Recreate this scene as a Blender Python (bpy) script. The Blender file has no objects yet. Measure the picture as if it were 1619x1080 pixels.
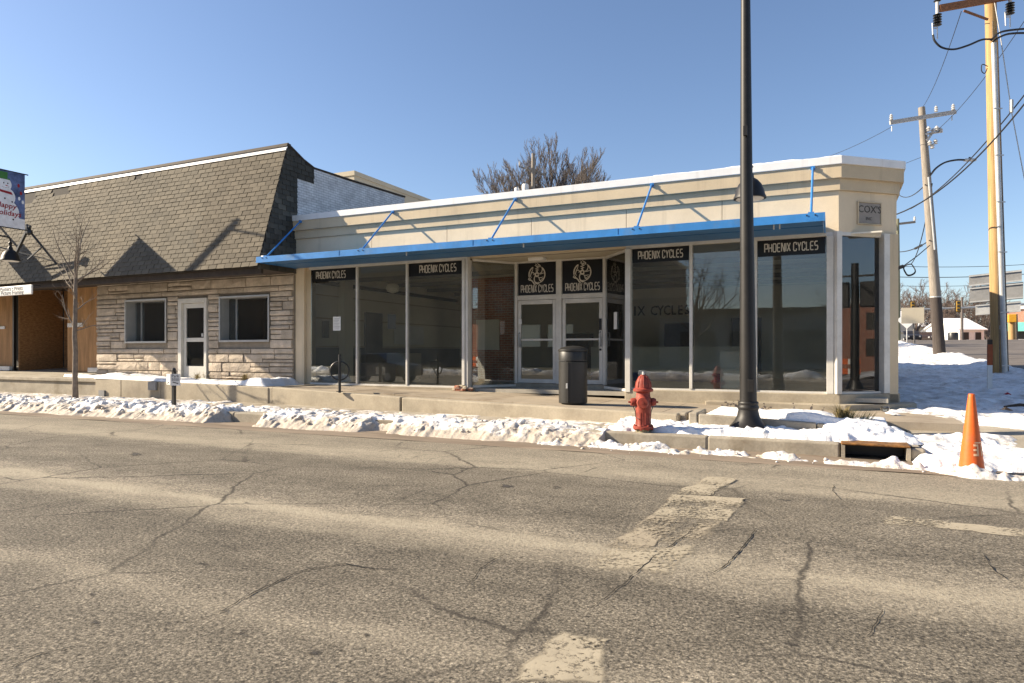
import bpy, bmesh, math, random
from mathutils import Vector, Matrix, noise
R = math.radians
random.seed(7)
C = bpy.context.scene.collection
scene = bpy.context.scene

# ------------------------------------------------------------------ camera, sky, sun, exposure
F, TH, HZ, CX, CH = 1079.0, R(25.04), 557.0, 809.5, 1.48
SN, CS = math.sin(TH), math.cos(TH)
cam = bpy.data.cameras.new('camera'); cam_o = bpy.data.objects.new('camera', cam); C.objects.link(cam_o)
cam_o.location = (0, 0, CH); cam_o.rotation_euler = (R(90), 0, TH)
cam.sensor_width = 36; cam.lens = 36 * F / 1619; cam.shift_y = 17 / 1619
cam.clip_start = 0.1; cam.clip_end = 4000
scene.camera = cam_o
SUN_EL, SUN_G = 28.0, 72.4                       # elevation; angle off the facade normal, to the left
to_sun = Vector((-math.sin(R(SUN_G)) * math.cos(R(SUN_EL)), -math.cos(R(SUN_G)) * math.cos(R(SUN_EL)), math.sin(R(SUN_EL))))
w = bpy.data.worlds.new('World'); scene.world = w; w.use_nodes = True
wn = w.node_tree; bg = wn.nodes['Background']
sky = wn.nodes.new('ShaderNodeTexSky'); sky.sky_type = 'NISHITA'; sky.sun_disc = False
sky.sun_elevation = R(SUN_EL); sky.sun_rotation = math.atan2(to_sun.x, to_sun.y)
sky.altitude = 150; sky.air_density = 1.0; sky.dust_density = 0.7; sky.ozone_density = 3.0
tn = wn.nodes.new('ShaderNodeMix'); tn.data_type = 'RGBA'; tn.blend_type = 'MULTIPLY'; tn.inputs[0].default_value = 1.0; tn.inputs[7].default_value = (1.03, .985, 1.0, 1)
wn.links.new(sky.outputs[0], tn.inputs[6]); wn.links.new(tn.outputs[2], bg.inputs[0]); bg.inputs[1].default_value = 0.075
sl = bpy.data.lights.new('sun', 'SUN'); sl.energy = 5.0; sl.angle = R(0.5); sl.color = (1.0, 0.86, 0.66)
so = bpy.data.objects.new('sun', sl); C.objects.link(so); so.rotation_euler = to_sun.to_track_quat('Z', 'Y').to_euler()
scene.view_settings.view_transform = 'Standard'; scene.view_settings.look = 'None'
scene.view_settings.gamma = 1; scene.view_settings.use_curve_mapping = False
scene.view_settings.exposure = 1.25
scene.render.engine = 'CYCLES'
scene.cycles.use_denoising = True
scene.cycles.max_bounces = 8; scene.cycles.transparent_max_bounces = 16
scene.cycles.caustics_reflective = False; scene.cycles.caustics_refractive = False

# ------------------------------------------------------------------ picture point -> place on a known plane
def wx(px, D):
    t = (px - CX) / F; return D * (t * CS - SN) / (CS + t * SN)
def dep(X, Y): return -X * SN + Y * CS
def wz(px, py, D): return CH - (py - HZ) / F * dep(wx(px, D), D)
def xd(px, X):
    t = (px - CX) / F; return X * (CS + t * SN) / (t * CS - SN)
def gnd(px, py, z=0.0):
    Z = F * (CH - z) / (py - HZ); l = (px - CX) / F * Z
    return (l * CS - Z * SN, l * SN + Z * CS, z)
def atz(px, py, Z):
    l = (px - CX) / F * Z
    return (l * CS - Z * SN, l * SN + Z * CS, CH - (py - HZ) / F * Z)
def hill(Y): return min(0.15 + max(0, Y - 11.5) * 0.02 if Y < 12.6 else max(0.17, -0.17 + 0.0362 * Y), 2.73)

# ------------------------------------------------------------------ mesh helpers
class MB:
    def __init__(s): s.v = []; s.f = []
    def add(s, vs, fs):
        n = len(s.v); s.v += [tuple(v) for v in vs]; s.f += [tuple(i + n for i in f) for f in fs]; return s
    def box(s, x0, x1, y0, y1, z0, z1):
        return s.add([(x0,y0,z0),(x1,y0,z0),(x1,y1,z0),(x0,y1,z0),(x0,y0,z1),(x1,y0,z1),(x1,y1,z1),(x0,y1,z1)],
                     [(3,2,1,0),(4,5,6,7),(0,1,5,4),(1,2,6,5),(2,3,7,6),(3,0,4,7)])
    def bar(s, a, b, wd, h, up=(0,0,1)):
        a, b = Vector(a), Vector(b); d = (b - a).normalized(); u = Vector(up)
        sd = d.cross(u)
        if sd.length < 1e-4: sd = d.cross(Vector((1,0,0)))
        sd.normalize(); u = sd.cross(d).normalized(); sd *= wd / 2; u *= h / 2
        p = [a-sd-u, a+sd-u, a+sd+u, a-sd+u, b-sd-u, b+sd-u, b+sd+u, b-sd+u]
        return s.add(p, [(0,1,2,3),(7,6,5,4),(1,0,4,5),(2,1,5,6),(3,2,6,7),(0,3,7,4)])
    def quad(s, a, b, c, d): return s.add([a,b,c,d], [(0,1,2,3)])
    def prism(s, poly, vec):
        n = len(poly); vec = Vector(vec)
        p = [Vector(q) for q in poly]
        return s.add(p + [q + vec for q in p], [tuple(range(n))[::-1], tuple(range(n, 2*n))] + [(i, (i+1) % n, n + (i+1) % n, n + i) for i in range(n)])
    def tube(s, pts, rad, n=8, cap=True):
        pts = [Vector(p) for p in pts]; m = len(pts)
        if not isinstance(rad, (list, tuple)): rad = [rad] * m
        base = len(s.v); prev = None
        for i, p in enumerate(pts):
            d = (pts[min(i+1, m-1)] - pts[max(i-1, 0)])
            if d.length < 1e-9: d = Vector((0,0,1))
            d.normalize()
            if prev is None:
                a = d.cross(Vector((0,0,1)) if abs(d.z) < .95 else Vector((1,0,0))).normalized()
            else:
                a = prev - d * prev.dot(d)
                a = a.normalized() if a.length > 1e-5 else d.orthogonal().normalized()
            prev = a; b = d.cross(a)
            for k in range(n):
                t = 2 * math.pi * k / n
                s.v.append(tuple(p + (a * math.cos(t) + b * math.sin(t)) * rad[i]))
        for i in range(m - 1):
            for k in range(n):
                o = base + i * n; k2 = (k + 1) % n
                s.f.append((o+k, o+k2, o+n+k2, o+n+k))
        if cap and n > 2:
            s.f.append(tuple(base + k for k in range(n))[::-1]); s.f.append(tuple(base + (m-1)*n + k for k in range(n)))
        return s
    def lathe(s, prof, c=(0,0,0), n=20, axis='z'):
        base = len(s.v); m = len(prof)
        for r, h in prof:
            for k in range(n):
                t = 2 * math.pi * k / n
                if axis == 'z': q = (r*math.cos(t), r*math.sin(t), h)
                elif axis == 'x': q = (h, r*math.cos(t), r*math.sin(t))
                else: q = (r*math.sin(t), h, r*math.cos(t))
                s.v.append((q[0]+c[0], q[1]+c[1], q[2]+c[2]))
        for i in range(m - 1):
            for k in range(n):
                o = base + i*n; k2 = (k+1) % n
                s.f.append((o+k, o+k2, o+n+k2, o+n+k))
        s.f.append(tuple(base+k for k in range(n))[::-1]); s.f.append(tuple(base+(m-1)*n+k for k in range(n)))
        return s
    def ribbon(s, pts, nrm, wid, off=0.0):
        """flat stroke along a polyline lying in the plane with normal nrm; wid may vary per point"""
        nrm = Vector(nrm).normalized(); pts = [Vector(p) + nrm * off for p in pts]; m = len(pts)
        if not isinstance(wid, (list, tuple)): wid = [wid] * m
        base = len(s.v)
        for i, p in enumerate(pts):
            d1 = (p - pts[i-1]).normalized() if i else None
            d2 = (pts[i+1] - p).normalized() if i < m-1 else None
            if d1 is None: d1 = d2
            if d2 is None: d2 = d1
            n1, n2 = nrm.cross(d1), nrm.cross(d2); q = n1 + n2
            if q.length < .3: q = n1
            q.normalize(); k = wid[i] / 2 / max(.5, q.dot(n1))
            s.v += [tuple(p - q*k), tuple(p + q*k)]
        for i in range(m-1):
            o = base + 2*i; s.f.append((o, o+2, o+3, o+1))
        return s
    def mesh(s, name, smooth=False):
        me = bpy.data.meshes.new(name); me.from_pydata(s.v, [], s.f); me.update()
        if smooth:
            me.polygons.foreach_set('use_smooth', [True] * len(me.polygons))
        return me
    def build(s, name, mt, parent=None, smooth=False, bevel=0, sharp=True):
        me = s.mesh(name, smooth)
        if smooth and sharp:
            try: me.set_sharp_from_angle(angle=R(38))
            except Exception: pass
        o = link(name, me, mt, parent)
        if bevel:
            b = o.modifiers.new('bevel', 'BEVEL'); b.width = bevel; b.segments = 2; b.limit_method = 'ANGLE'
        return o
def adopt(o, parent):
    o.parent = parent
    q = parent; M = Matrix.Identity(4)
    chain = []
    while q is not None: chain.append(q); q = q.parent
    for q in reversed(chain):
        M = M @ (q.matrix_parent_inverse @ q.matrix_basis if q.parent else q.matrix_basis)
    o.matrix_parent_inverse = M.inverted()
def link(name, me, mt, parent=None):
    o = bpy.data.objects.new(name, me); C.objects.link(o)
    if mt is not None and not me.materials: me.materials.append(mt)
    if parent is not None: adopt(o, parent)
    return o
def tag(o, label=None, cat=None, group=None, kind=None):
    if label: o['label'] = label
    if cat: o['category'] = cat
    if group: o['group'] = group
    if kind: o['kind'] = kind
    return o
def thing(name, label, cat, loc=(0,0,0), group=None, rz=0):
    o = bpy.data.objects.new(name, None); C.objects.link(o); o.location = loc; o.rotation_euler = (0,0,rz); o.empty_display_size = .2
    return tag(o, label, cat, group)
def copy_tree(o, parent=None):
    c = o.copy(); C.objects.link(c)
    if parent is not None: c.parent = parent
    for ch in list(o.children): copy_tree(ch, c)
    return c
def text(name, s, size, org, xd_, up, mt, parent, depth=0.002, xs=1.0, shear=0, align='CENTER', bold=0.0):
    cu = bpy.data.curves.new(name, 'FONT'); cu.body = s; cu.size = size; cu.align_x = align; cu.align_y = 'CENTER'
    cu.extrude = depth; cu.shear = shear; cu.offset = bold; cu.resolution_u = 2
    t = bpy.data.objects.new('t', cu); C.objects.link(t)
    dg = bpy.context.evaluated_depsgraph_get(); me = bpy.data.meshes.new_from_object(t.evaluated_get(dg))
    bpy.data.objects.remove(t)
    x = Vector(xd_).normalized(); u = Vector(up).normalized(); n = x.cross(u); o = Vector(org)
    for v in me.vertices: v.co = o + x * (v.co.x * xs) + u * v.co.y + n * v.co.z
    me.materials.clear()
    return link(name, me, mt, parent)

# ------------------------------------------------------------------ materials
def newmat(name):
    m = bpy.data.materials.new(name); m.use_nodes = True
    return m, m.node_tree, m.node_tree.nodes['Principled BSDF']
def nd(nt, t, **k):
    n = nt.nodes.new(t)
    for a, b in k.items():
        if a.startswith('i_'): n.inputs[int(a[2:]) if a[2:].isdigit() else a[2:]].default_value = b
        else: setattr(n, a, b)
    return n
def tex(nt, scale, detail=4, rough=.55, vec=None, kind='noise'):
    if kind == 'noise':
        n = nd(nt, 'ShaderNodeTexNoise'); n.inputs['Detail'].default_value = detail; n.inputs['Roughness'].default_value = rough
    else: n = nd(nt, 'ShaderNodeTexVoronoi')
    n.inputs['Scale'].default_value = scale
    if vec is not None: nt.links.new(vec, n.inputs['Vector'])
    return n
def coords(nt, scale=(1,1,1), src='Object'):
    tc = nd(nt, 'ShaderNodeTexCoord'); mp = nd(nt, 'ShaderNodeMapping'); mp.inputs['Scale'].default_value = scale
    nt.links.new(tc.outputs[src], mp.inputs['Vector']); return mp.outputs[0]
def ramp(nt, fac, stops, interp='LINEAR'):
    r = nd(nt, 'ShaderNodeValToRGB'); cr = r.color_ramp; cr.interpolation = interp
    while len(cr.elements) < len(stops): cr.elements.new(.5)
    for e, (p, c) in zip(cr.elements, stops):
        e.position = p; e.color = (*c, 1) if isinstance(c, (tuple, list)) else (c, c, c, 1)
    nt.links.new(fac, r.inputs[0]); return r.outputs[0]
def mix(nt, a, b, fac, mode='MIX'):
    m = nd(nt, 'ShaderNodeMix', data_type='RGBA', blend_type=mode)
    for src, sock in ((fac, m.inputs[0]), (a, m.inputs[6]), (b, m.inputs[7])):
        if isinstance(src, (int, float)): sock.default_value = src
        elif isinstance(src, tuple): sock.default_value = (*src, 1)
        else: nt.links.new(src, sock)
    return m.outputs[2]
def bumpn(nt, b, h, strength=.3, dist=.01, prev=None):
    bn = nd(nt, 'ShaderNodeBump'); bn.inputs['Strength'].default_value = strength; bn.inputs['Distance'].default_value = dist
    nt.links.new(h, bn.inputs['Height'])
    if prev is not None: nt.links.new(prev, bn.inputs['Normal'])
    nt.links.new(bn.outputs[0], b.inputs['Normal']); return bn.outputs[0]
def pm(name, col, var=.18, scale=2.5, rough=.75, bump=.15, bscale=40, dist=.01, metal=0, per=0, stretch=(1,1,1), tint=None, spec=.4, grime=None, streak=None):
    m, nt, b = newmat(name)
    v = coords(nt, stretch)
    n1 = tex(nt, scale, 5, .6, v); n2 = tex(nt, bscale, 3, .6, v)
    d = tuple(c * (1 - var) for c in col); l = tuple(min(1, c * (1 + var)) for c in (tint or col))
    c = ramp(nt, n1.outputs[0], [(.3, d), (.7, l)])
    c = mix(nt, c, ramp(nt, n2.outputs[0], [(.3, 1 - var), (.7, 1.0)]), .8, 'MULTIPLY')
    if grime:
        gcol, gsc, lo, hi = grime
        g = tex(nt, gsc, 6, .65, v); c = mix(nt, c, gcol, ramp(nt, g.outputs[0], [(lo, 0.0), (hi, 1.0)]))
    if streak:
        st = tex(nt, 1.0, 5, .6, coords(nt, (5, 5, .35))); c = mix(nt, c, streak[0], ramp(nt, st.outputs[0], [(streak[1], 0.0), (streak[2], .55)]))
    if per:
        oi = nd(nt, 'ShaderNodeObjectInfo')
        c = mix(nt, c, ramp(nt, oi.outputs['Random'], [(0, 1 - per), (1, 1 + per * .4)]), 1.0, 'MULTIPLY')
    nt.links.new(c, b.inputs['Base Color']); b.inputs['Roughness'].default_value = rough
    b.inputs['Metallic'].default_value = metal; b.inputs['Specular IOR Level'].default_value = spec
    if bump: bumpn(nt, b, n2.outputs[0], bump, dist)
    return m
def worn(name, col, cover, scale=30, rough=.85):
    """a coat worn through in a fine grain: transparent where it has gone"""
    m, nt, b = newmat(name); v = coords(nt)
    n1 = tex(nt, 2.2, 5, .6, v); n2 = tex(nt, scale, 3, .7, v)
    a = nd(nt, 'ShaderNodeMath', operation='ADD'); nt.links.new(n1.outputs[0], a.inputs[0]); nt.links.new(n2.outputs[0], a.inputs[1])
    k = ramp(nt, a.outputs[0], [(0, 0.0), (1, 1.0)])
    mr = nd(nt, 'ShaderNodeMapRange'); mr.inputs[1].default_value = 1.0 - cover * .5 - .1 + .15; mr.inputs[2].default_value = 1.0 - cover * .5 + .25
    mr.inputs[1].default_value = 1.24 - cover * .5; mr.inputs[2].default_value = 1.40 - cover * .5
    nt.links.new(a.outputs[0], mr.inputs[0])
    c = ramp(nt, tex(nt, 5, 4, .6, v).outputs[0], [(.3, tuple(x * .8 for x in col)), (.7, col)])
    nt.links.new(c, b.inputs['Base Color']); b.inputs['Roughness'].default_value = rough
    bumpn(nt, b, n2.outputs[0], .4, .006)
    at = nd(nt, 'ShaderNodeAttribute', attribute_name='edge')
    mu = nd(nt, 'ShaderNodeMath', operation='MULTIPLY'); nt.links.new(mr.outputs[0], mu.inputs[0]); nt.links.new(at.outputs['Fac'], mu.inputs[1])
    nt.links.new(mu.outputs[0], b.inputs['Alpha'])
    return m
def asphalt(name, dark, light):
    m, nt, b = newmat(name); v = coords(nt)
    big = tex(nt, .5, 5, .6, coords(nt, (.22, 1, 1))); mid = tex(nt, 2.2, 6, .7, coords(nt, (.6, 1, 1)))
    ag = tex(nt, 44, 5, .75, v); vo = tex(nt, 74, vec=v, kind='v'); fine = tex(nt, 150, 3, .7, v)
    c = ramp(nt, big.outputs[0], [(.33, dark), (.67, light)])
    c = mix(nt, c, ramp(nt, mid.outputs[0], [(.25, .62), (.55, 1.0), (.78, 1.35)]), 1.0, 'MULTIPLY')
    c = mix(nt, c, ramp(nt, ag.outputs[0], [(.36, .26), (.48, .92), (.61, 1.65)]), .95, 'MULTIPLY')
    c = mix(nt, c, ramp(nt, vo.outputs[0], [(.0, 1.3), (.4, 1.0), (.75, .40)]), .65, 'MULTIPLY')
    sc = nd(nt, 'ShaderNodeSeparateColor'); nt.links.new(vo.outputs['Color'], sc.inputs[0])
    c = mix(nt, c, ramp(nt, sc.outputs[0], [(0, .55), (.6, 1.0), (.9, 1.2), (1, 1.7)]), .6, 'MULTIPLY')
    wv = tex(nt, 1.4, 6, .7, v); wm = mix(nt, v, wv.outputs['Color'], .22)
    ck = nd(nt, 'ShaderNodeTexVoronoi', feature='DISTANCE_TO_EDGE'); ck.inputs['Scale'].default_value = .62; nt.links.new(wm, ck.inputs['Vector'])
    ck2 = nd(nt, 'ShaderNodeTexVoronoi', feature='DISTANCE_TO_EDGE'); ck2.inputs['Scale'].default_value = 2.6; nt.links.new(wm, ck2.inputs['Vector'])
    k1 = ramp(nt, ck.outputs[0], [(.0, 1.0), (.0045, .8), (.011, 0.0)]); k2 = ramp(nt, ck2.outputs[0], [(.0, .8), (.012, .5), (.03, 0.0)])
    where = tex(nt, .35, 3, .6, v)
    k1 = mix(nt, k1, ramp(nt, where.outputs[0], [(.42, .0), (.56, .85)]), 1.0, 'MULTIPLY'); k2 = mix(nt, k2, ramp(nt, tex(nt, .45, 3, .6, coords(nt, (.7,1,1))).outputs[0], [(.56, .0), (.70, .7)]), 1.0, 'MULTIPLY')
    ckm = mix(nt, k1, k2, 1.0, 'ADD')
    c = mix(nt, c, ramp(nt, fine.outputs[0], [(.35, .7), (.65, 1.3)]), .7, 'MULTIPLY')
    sx = nd(nt, 'ShaderNodeSeparateXYZ'); nt.links.new(v, sx.inputs[0])
    w1 = tex(nt, .8, 5, .65, coords(nt, (.5, 1, 1)))
    ma = nd(nt, 'ShaderNodeMath', operation='MULTIPLY_ADD'); ma.inputs[1].default_value = .9; nt.links.new(w1.outputs[0], ma.inputs[0]); nt.links.new(sx.outputs[1], ma.inputs[2])
    dv = nd(nt, 'ShaderNodeMath', operation='MULTIPLY_ADD'); dv.inputs[1].default_value = 1/12; dv.inputs[2].default_value = -.45/12; nt.links.new(ma.outputs[0], dv.inputs[0])
    c = mix(nt, c, ramp(nt, dv.outputs[0], [(y/12, k) for y, k in ((0,1.0),(2.5,.95),(2.8,1.12),(3.3,.88),(4.1,.78),(4.5,1.1),(5.1,1.15),(5.7,.80),(6.5,.97),(7.1,.76),(7.7,.95),(9.0,1.1),(9.6,1.1))]), 1.0, 'MULTIPLY')
    # salt and dust lying along the lane edges, broken up by the grain
    dust = ramp(nt, dv.outputs[0], [(y/12, k) for y, k in ((0,.0),(2.65,.0),(2.85,.3),(3.0,.0),(4.2,.0),(4.4,.35),(4.62,.5),(4.78,1.0),(4.92,.95),(5.04,.2),(5.4,.0),(7.55,.05),(7.9,.75),(8.3,.72),(8.8,.35),(9.6,.3))])
    dn = tex(nt, 1.5, 6, .7, coords(nt, (.4, 1.2, 1))); dm = mix(nt, dust, ramp(nt, dn.outputs[0], [(.25, .3), (.55, 1.0)]), 1.0, 'MULTIPLY')
    dm = mix(nt, dm, ramp(nt, ag.outputs[0], [(.3, .35), (.55, 1.0)]), 1.0, 'MULTIPLY')
    c = mix(nt, c, (.43, .375, .28), dm)
    sp = tex(nt, 3.1, 3, .5, coords(nt, (.55, 1.4, 1)))
    c = mix(nt, c, (.03, .027, .024), ramp(nt, sp.outputs[0], [(.73, 0.0), (.76, .8)]))
    c = mix(nt, c, (.035, .03, .025), ckm)
    nt.links.new(c, b.inputs['Base Color']); b.inputs['Roughness'].default_value = .88; b.inputs['Specular IOR Level'].default_value = .25
    p = bumpn(nt, b, mid.outputs[0], .3, .05)
    p = bumpn(nt, b, ag.outputs[0], .8, .022, p)
    bumpn(nt, b, fine.outputs[0], .5, .008, p)
    return m
def glass(name, tint=(.95,.96,.93), boost=1.0):
    m, nt, b = newmat(name); nt.nodes.remove(b)
    out = [n for n in nt.nodes if n.type == 'OUTPUT_MATERIAL'][0]
    tr = nd(nt, 'ShaderNodeBsdfTransparent'); tr.inputs[0].default_value = (*tint, 1)
    gl = nd(nt, 'ShaderNodeBsdfGlossy'); gl.inputs['Roughness'].default_value = .004; gl.inputs[0].default_value = (.95,.97,1,1)
    fr = nd(nt, 'ShaderNodeFresnel'); fr.inputs[0].default_value = 1.5
    mu = nd(nt, 'ShaderNodeMath', operation='MULTIPLY_ADD', use_clamp=True); mu.inputs[1].default_value = 1.25 * boost; mu.inputs[2].default_value = .02
    nt.links.new(fr.outputs[0], mu.inputs[0])
    v = coords(nt); n = tex(nt, .7, 2, .5, v); bn = nd(nt, 'ShaderNodeBump'); bn.inputs['Strength'].default_value = .02; bn.inputs['Distance'].default_value = .05
    nt.links.new(n.outputs[0], bn.inputs['Height']); nt.links.new(bn.outputs[0], gl.inputs['Normal'])
    dst = nd(nt, 'ShaderNodeBsdfDiffuse'); dst.inputs[0].default_value = (.46,.43,.35,1)
    ds = ramp(nt, tex(nt, 1.3, 6, .65, v).outputs[0], [(.30, 0.012), (.75, .06)])
    m1 = nd(nt, 'ShaderNodeMixShader'); nt.links.new(ds, m1.inputs[0]); nt.links.new(tr.outputs[0], m1.inputs[1]); nt.links.new(dst.outputs[0], m1.inputs[2])
    m2 = nd(nt, 'ShaderNodeMixShader'); nt.links.new(mu.outputs[0], m2.inputs[0]); nt.links.new(m1.outputs[0], m2.inputs[1]); nt.links.new(gl.outputs[0], m2.inputs[2])
    nt.links.new(m2.outputs[0], out.inputs[0]); return m
def brickmat(name, c1, c2, mort, bw=.21, bh=.075, axis='xz', rough=.85):
    m, nt, b = newmat(name)
    tc = nd(nt, 'ShaderNodeTexCoord'); sx = nd(nt, 'ShaderNodeSeparateXYZ'); cb = nd(nt, 'ShaderNodeCombineXYZ')
    nt.links.new(tc.outputs['Object'], sx.inputs[0])
    nt.links.new(sx.outputs['X' if axis == 'xz' else 'Y'], cb.inputs[0]); nt.links.new(sx.outputs['Z'], cb.inputs[1])
    bt = nd(nt, 'ShaderNodeTexBrick'); bt.inputs['Scale'].default_value = 1; bt.inputs['Brick Width'].default_value = bw; bt.inputs['Row Height'].default_value = bh
    bt.inputs['Mortar Size'].default_value = .007; bt.inputs['Color1'].default_value = (*c1,1); bt.inputs['Color2'].default_value = (*c2,1); bt.inputs['Mortar'].default_value = (*mort,1)
    nt.links.new(cb.outputs[0], bt.inputs['Vector'])
    n = tex(nt, 3, 5, .6, tc.outputs['Object'])
    c = mix(nt, bt.outputs[0], ramp(nt, n.outputs[0], [(.3, .72), (.65, 1.05)]), 1.0, 'MULTIPLY')
    nt.links.new(c, b.inputs['Base Color']); b.inputs['Roughness'].default_value = rough
    bumpn(nt, b, bt.outputs['Fac'], -.5, .008); return m
def snowmat(name, dirt=.3, dcol=(.30,.23,.15), low=0.0):
    m, nt, b = newmat(name); v = coords(nt)
    n1 = tex(nt, 2.4, 6, .65, v); n2 = tex(nt, 26, 4, .65, v); n3 = tex(nt, 90, 3, .6, v)
    f = n1.outputs[0]
    if low:      # what the plough and the tyres throw up sticks to the foot of the bank
        sx = nd(nt, 'ShaderNodeSeparateXYZ'); nt.links.new(v, sx.inputs[0])
        mr = nd(nt, 'ShaderNodeMapRange'); mr.inputs[1].default_value = .02; mr.inputs[2].default_value = .30; mr.inputs[3].default_value = low; mr.inputs[4].default_value = -.06
        nt.links.new(sx.outputs[2], mr.inputs[0]); ad = nd(nt, 'ShaderNodeMath', operation='ADD'); nt.links.new(f, ad.inputs[0]); nt.links.new(mr.outputs[0], ad.inputs[1]); f = ad.outputs[0]
    c = mix(nt, (.86,.85,.84), dcol, ramp(nt, f, [(.62 - dirt * .35, 0.0), (.86 - dirt * .3, .8)]))
    c = mix(nt, c, tuple(x * .5 for x in dcol), ramp(nt, n2.outputs[0], [(.655 - dirt * .14, 0.0), (.77 - dirt * .12, .8)]))
    nt.links.new(c, b.inputs['Base Color']); b.inputs['Roughness'].default_value = .6; b.inputs['Specular IOR Level'].default_value = .3
    p = bumpn(nt, b, n2.outputs[0], .5, .03); bumpn(nt, b, n3.outputs[0], .4, .008, p)
    return m
def wood(name, col, axis=(12,12,.6), per=0):
    return pm(name, col, .32, 2.2, .75, .25, 6, .008, stretch=axis, per=per)

M_ASPH = asphalt('road_asphalt', (.205,.178,.136), (.290,.252,.192))
M_ASPH2 = pm('far_asphalt', (.15,.128,.11), .3, .8, .85, .3, 30)
M_GUT = pm('gutter_pan', (.235,.185,.135), .25, 1.6, .9, .35, 35, .01, stretch=(.35,1.6,1), grime=((.12,.085,.055), 1.1, .5, .72))
M_CONC = pm('concrete', (.37,.32,.24), .20, 1.4, .85, .25, 26, .008, grime=((.22,.18,.13), .9, .52, .75))
M_CONC2 = pm('old_concrete', (.345,.305,.24), .24, 1.7, .88, .35, 30, .01, grime=((.17,.135,.09), 1.3, .5, .74))
M_SLAB = pm('paving', (.36,.30,.225), .18, 1.2, .88, .25, 40, .006, grime=((.18,.135,.09), .8, .5, .72), per=.1)
M_STUC = pm('stucco', (.72,.595,.42), .09, 1.0, .9, .55, 70, .008, streak=((.42,.34,.23), .58, .80))
M_STUC2 = pm('stucco_band', (.59,.48,.325), .10, 1.0, .9, .55, 70, .008, streak=((.33,.265,.18), .56, .80))
M_COPE = pm('coping_metal', (.76,.76,.75), .07, 1.5, .5, .06, 5, .02, streak=((.45,.42,.38), .58, .82))
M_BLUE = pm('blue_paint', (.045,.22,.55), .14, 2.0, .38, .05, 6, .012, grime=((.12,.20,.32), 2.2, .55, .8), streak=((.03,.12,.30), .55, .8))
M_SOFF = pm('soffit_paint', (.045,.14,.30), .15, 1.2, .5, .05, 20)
M_WHITE = pm('white_frame', (.62,.60,.55), .1, 3, .5, .04, 20)
M_ALU = pm('aluminium', (.46,.46,.45), .1, 3, .38, .02, 30, metal=.6)
M_GLASS = glass('window_glass')
M_GLASS2 = glass('side_glass', (.55,.58,.58), 1.25)
M_BLACK = pm('black_vinyl', (.008,.008,.009), .2, 3, .35, 0, 20)
M_LETTER = pm('letter_vinyl', (.62,.57,.48), .12, 9, .6, 0, 20)
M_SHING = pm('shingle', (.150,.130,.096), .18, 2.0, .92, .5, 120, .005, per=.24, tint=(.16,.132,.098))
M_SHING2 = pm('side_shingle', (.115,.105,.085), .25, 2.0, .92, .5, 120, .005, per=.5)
M_FELT = pm('roof_felt', (.035,.03,.026), .2, 3, .9, .1, 50)
M_FASC = pm('eave_board', (.055,.040,.030), .25, 4, .8, .1, 20)
M_STONE = pm('limestone', (.53,.45,.35), .2, 4.0, .85, .7, 22, .02, per=.24, tint=(.56,.47,.375))
M_MORT = pm('mortar', (.27,.23,.18), .15, 6, .9, .2, 50)
M_WBRICK = brickmat('white_brick', (.80,.80,.80), (.70,.70,.71), (.42,.42,.43), axis='yz')
M_RBRICK = brickmat('red_brick', (.46,.19,.11), (.36,.14,.085), (.45,.39,.32))
M_PLY = pm('plywood', (.50,.28,.125), .28, 1.2, .8, .1, 9, .004, stretch=(7,7,.7), per=.22)
M_PLY2 = pm('osb_board', (.36,.19,.08), .38, 9, .85, .15, 40, .004, stretch=(1,1,3), per=.1)
M_STEELBLK = pm('black_paint', (.018,.018,.018), .25, 3, .42, .08, 30, .004, spec=.5)
M_BRONZE = pm('bronze_paint', (.017,.0155,.0145), .3, 2.2, .5, .05, 25, spec=.35, grime=((.06,.055,.05), 9, .68, .76))
M_RED = pm('hydrant_red', (.27,.032,.018), .3, 6, .6, .2, 30, .006, tint=(.34,.065,.04), grime=((.12,.05,.035), 9, .54, .74))
M_RUST = pm('rust', (.09,.045,.022), .5, 9, .9, .4, 40, .01, tint=(.26,.12,.03))
M_ORANGE = pm('orange_pvc', (.72,.115,.012), .12, 3, .5, .05, 20, tint=(.72,.14,.02), grime=((.30,.10,.045), 4, .50, .78))
M_CAN = pm('can_paint', (.023,.022,.020), .16, 2, .45, .04, 30)
M_POLEY = wood('fresh_pole_wood', (.44,.275,.115), (14,14,.35))
M_POLEG = wood('weathered_pole_wood', (.27,.235,.195), (14,14,.35))
M_ARM = wood('crossarm_wood', (.27,.115,.05), (.8,9,9))
M_ARMG = wood('grey_crossarm_wood', (.46,.44,.41), (.8,9,9))
M_GALV = pm('galvanised', (.50,.50,.49), .14, 3, .42, .03, 20, metal=.35)
M_PORC = pm('porcelain', (.50,.49,.47), .1, 3, .3, 0, 20)
M_WIRE = pm('cable', (.02,.02,.021), .1, 3, .6, 0, 20)
M_BARK = pm('bark', (.21,.17,.135), .3, 9, .9, .4, 40, .006)
M_BARKD = pm('dark_bark', (.145,.122,.108), .3, 5, .9, .3, 30)
M_TWIG = pm('twig', (.125,.10,.088), .3, 5, .9, 0, 30)
M_SNOW = snowmat('snow', .06)
M_SNOWD = snowmat('ploughed_snow', .56, (.37,.295,.205), .34)
M_SNOWB = snowmat('slush', .72, (.33,.255,.17))
M_SNOWW = snowmat('footworn_snow', .52, (.34,.30,.255))
M_GRASS = pm('dry_grass', (.30,.235,.10), .35, 8, .9, 0, 30, per=.3)
M_SIGNW = pm('sign_white', (.74,.73,.70), .06, 3, .5, 0, 20)
M_SIGNB = pm('sign_back', (.30,.295,.285), .12, 3, .42, .02, 12, metal=.3)
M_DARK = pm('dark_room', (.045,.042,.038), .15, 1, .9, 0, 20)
M_ROOMW = pm('room_wall', (.74,.69,.57), .06, 1, .9, .03, 30)
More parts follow.
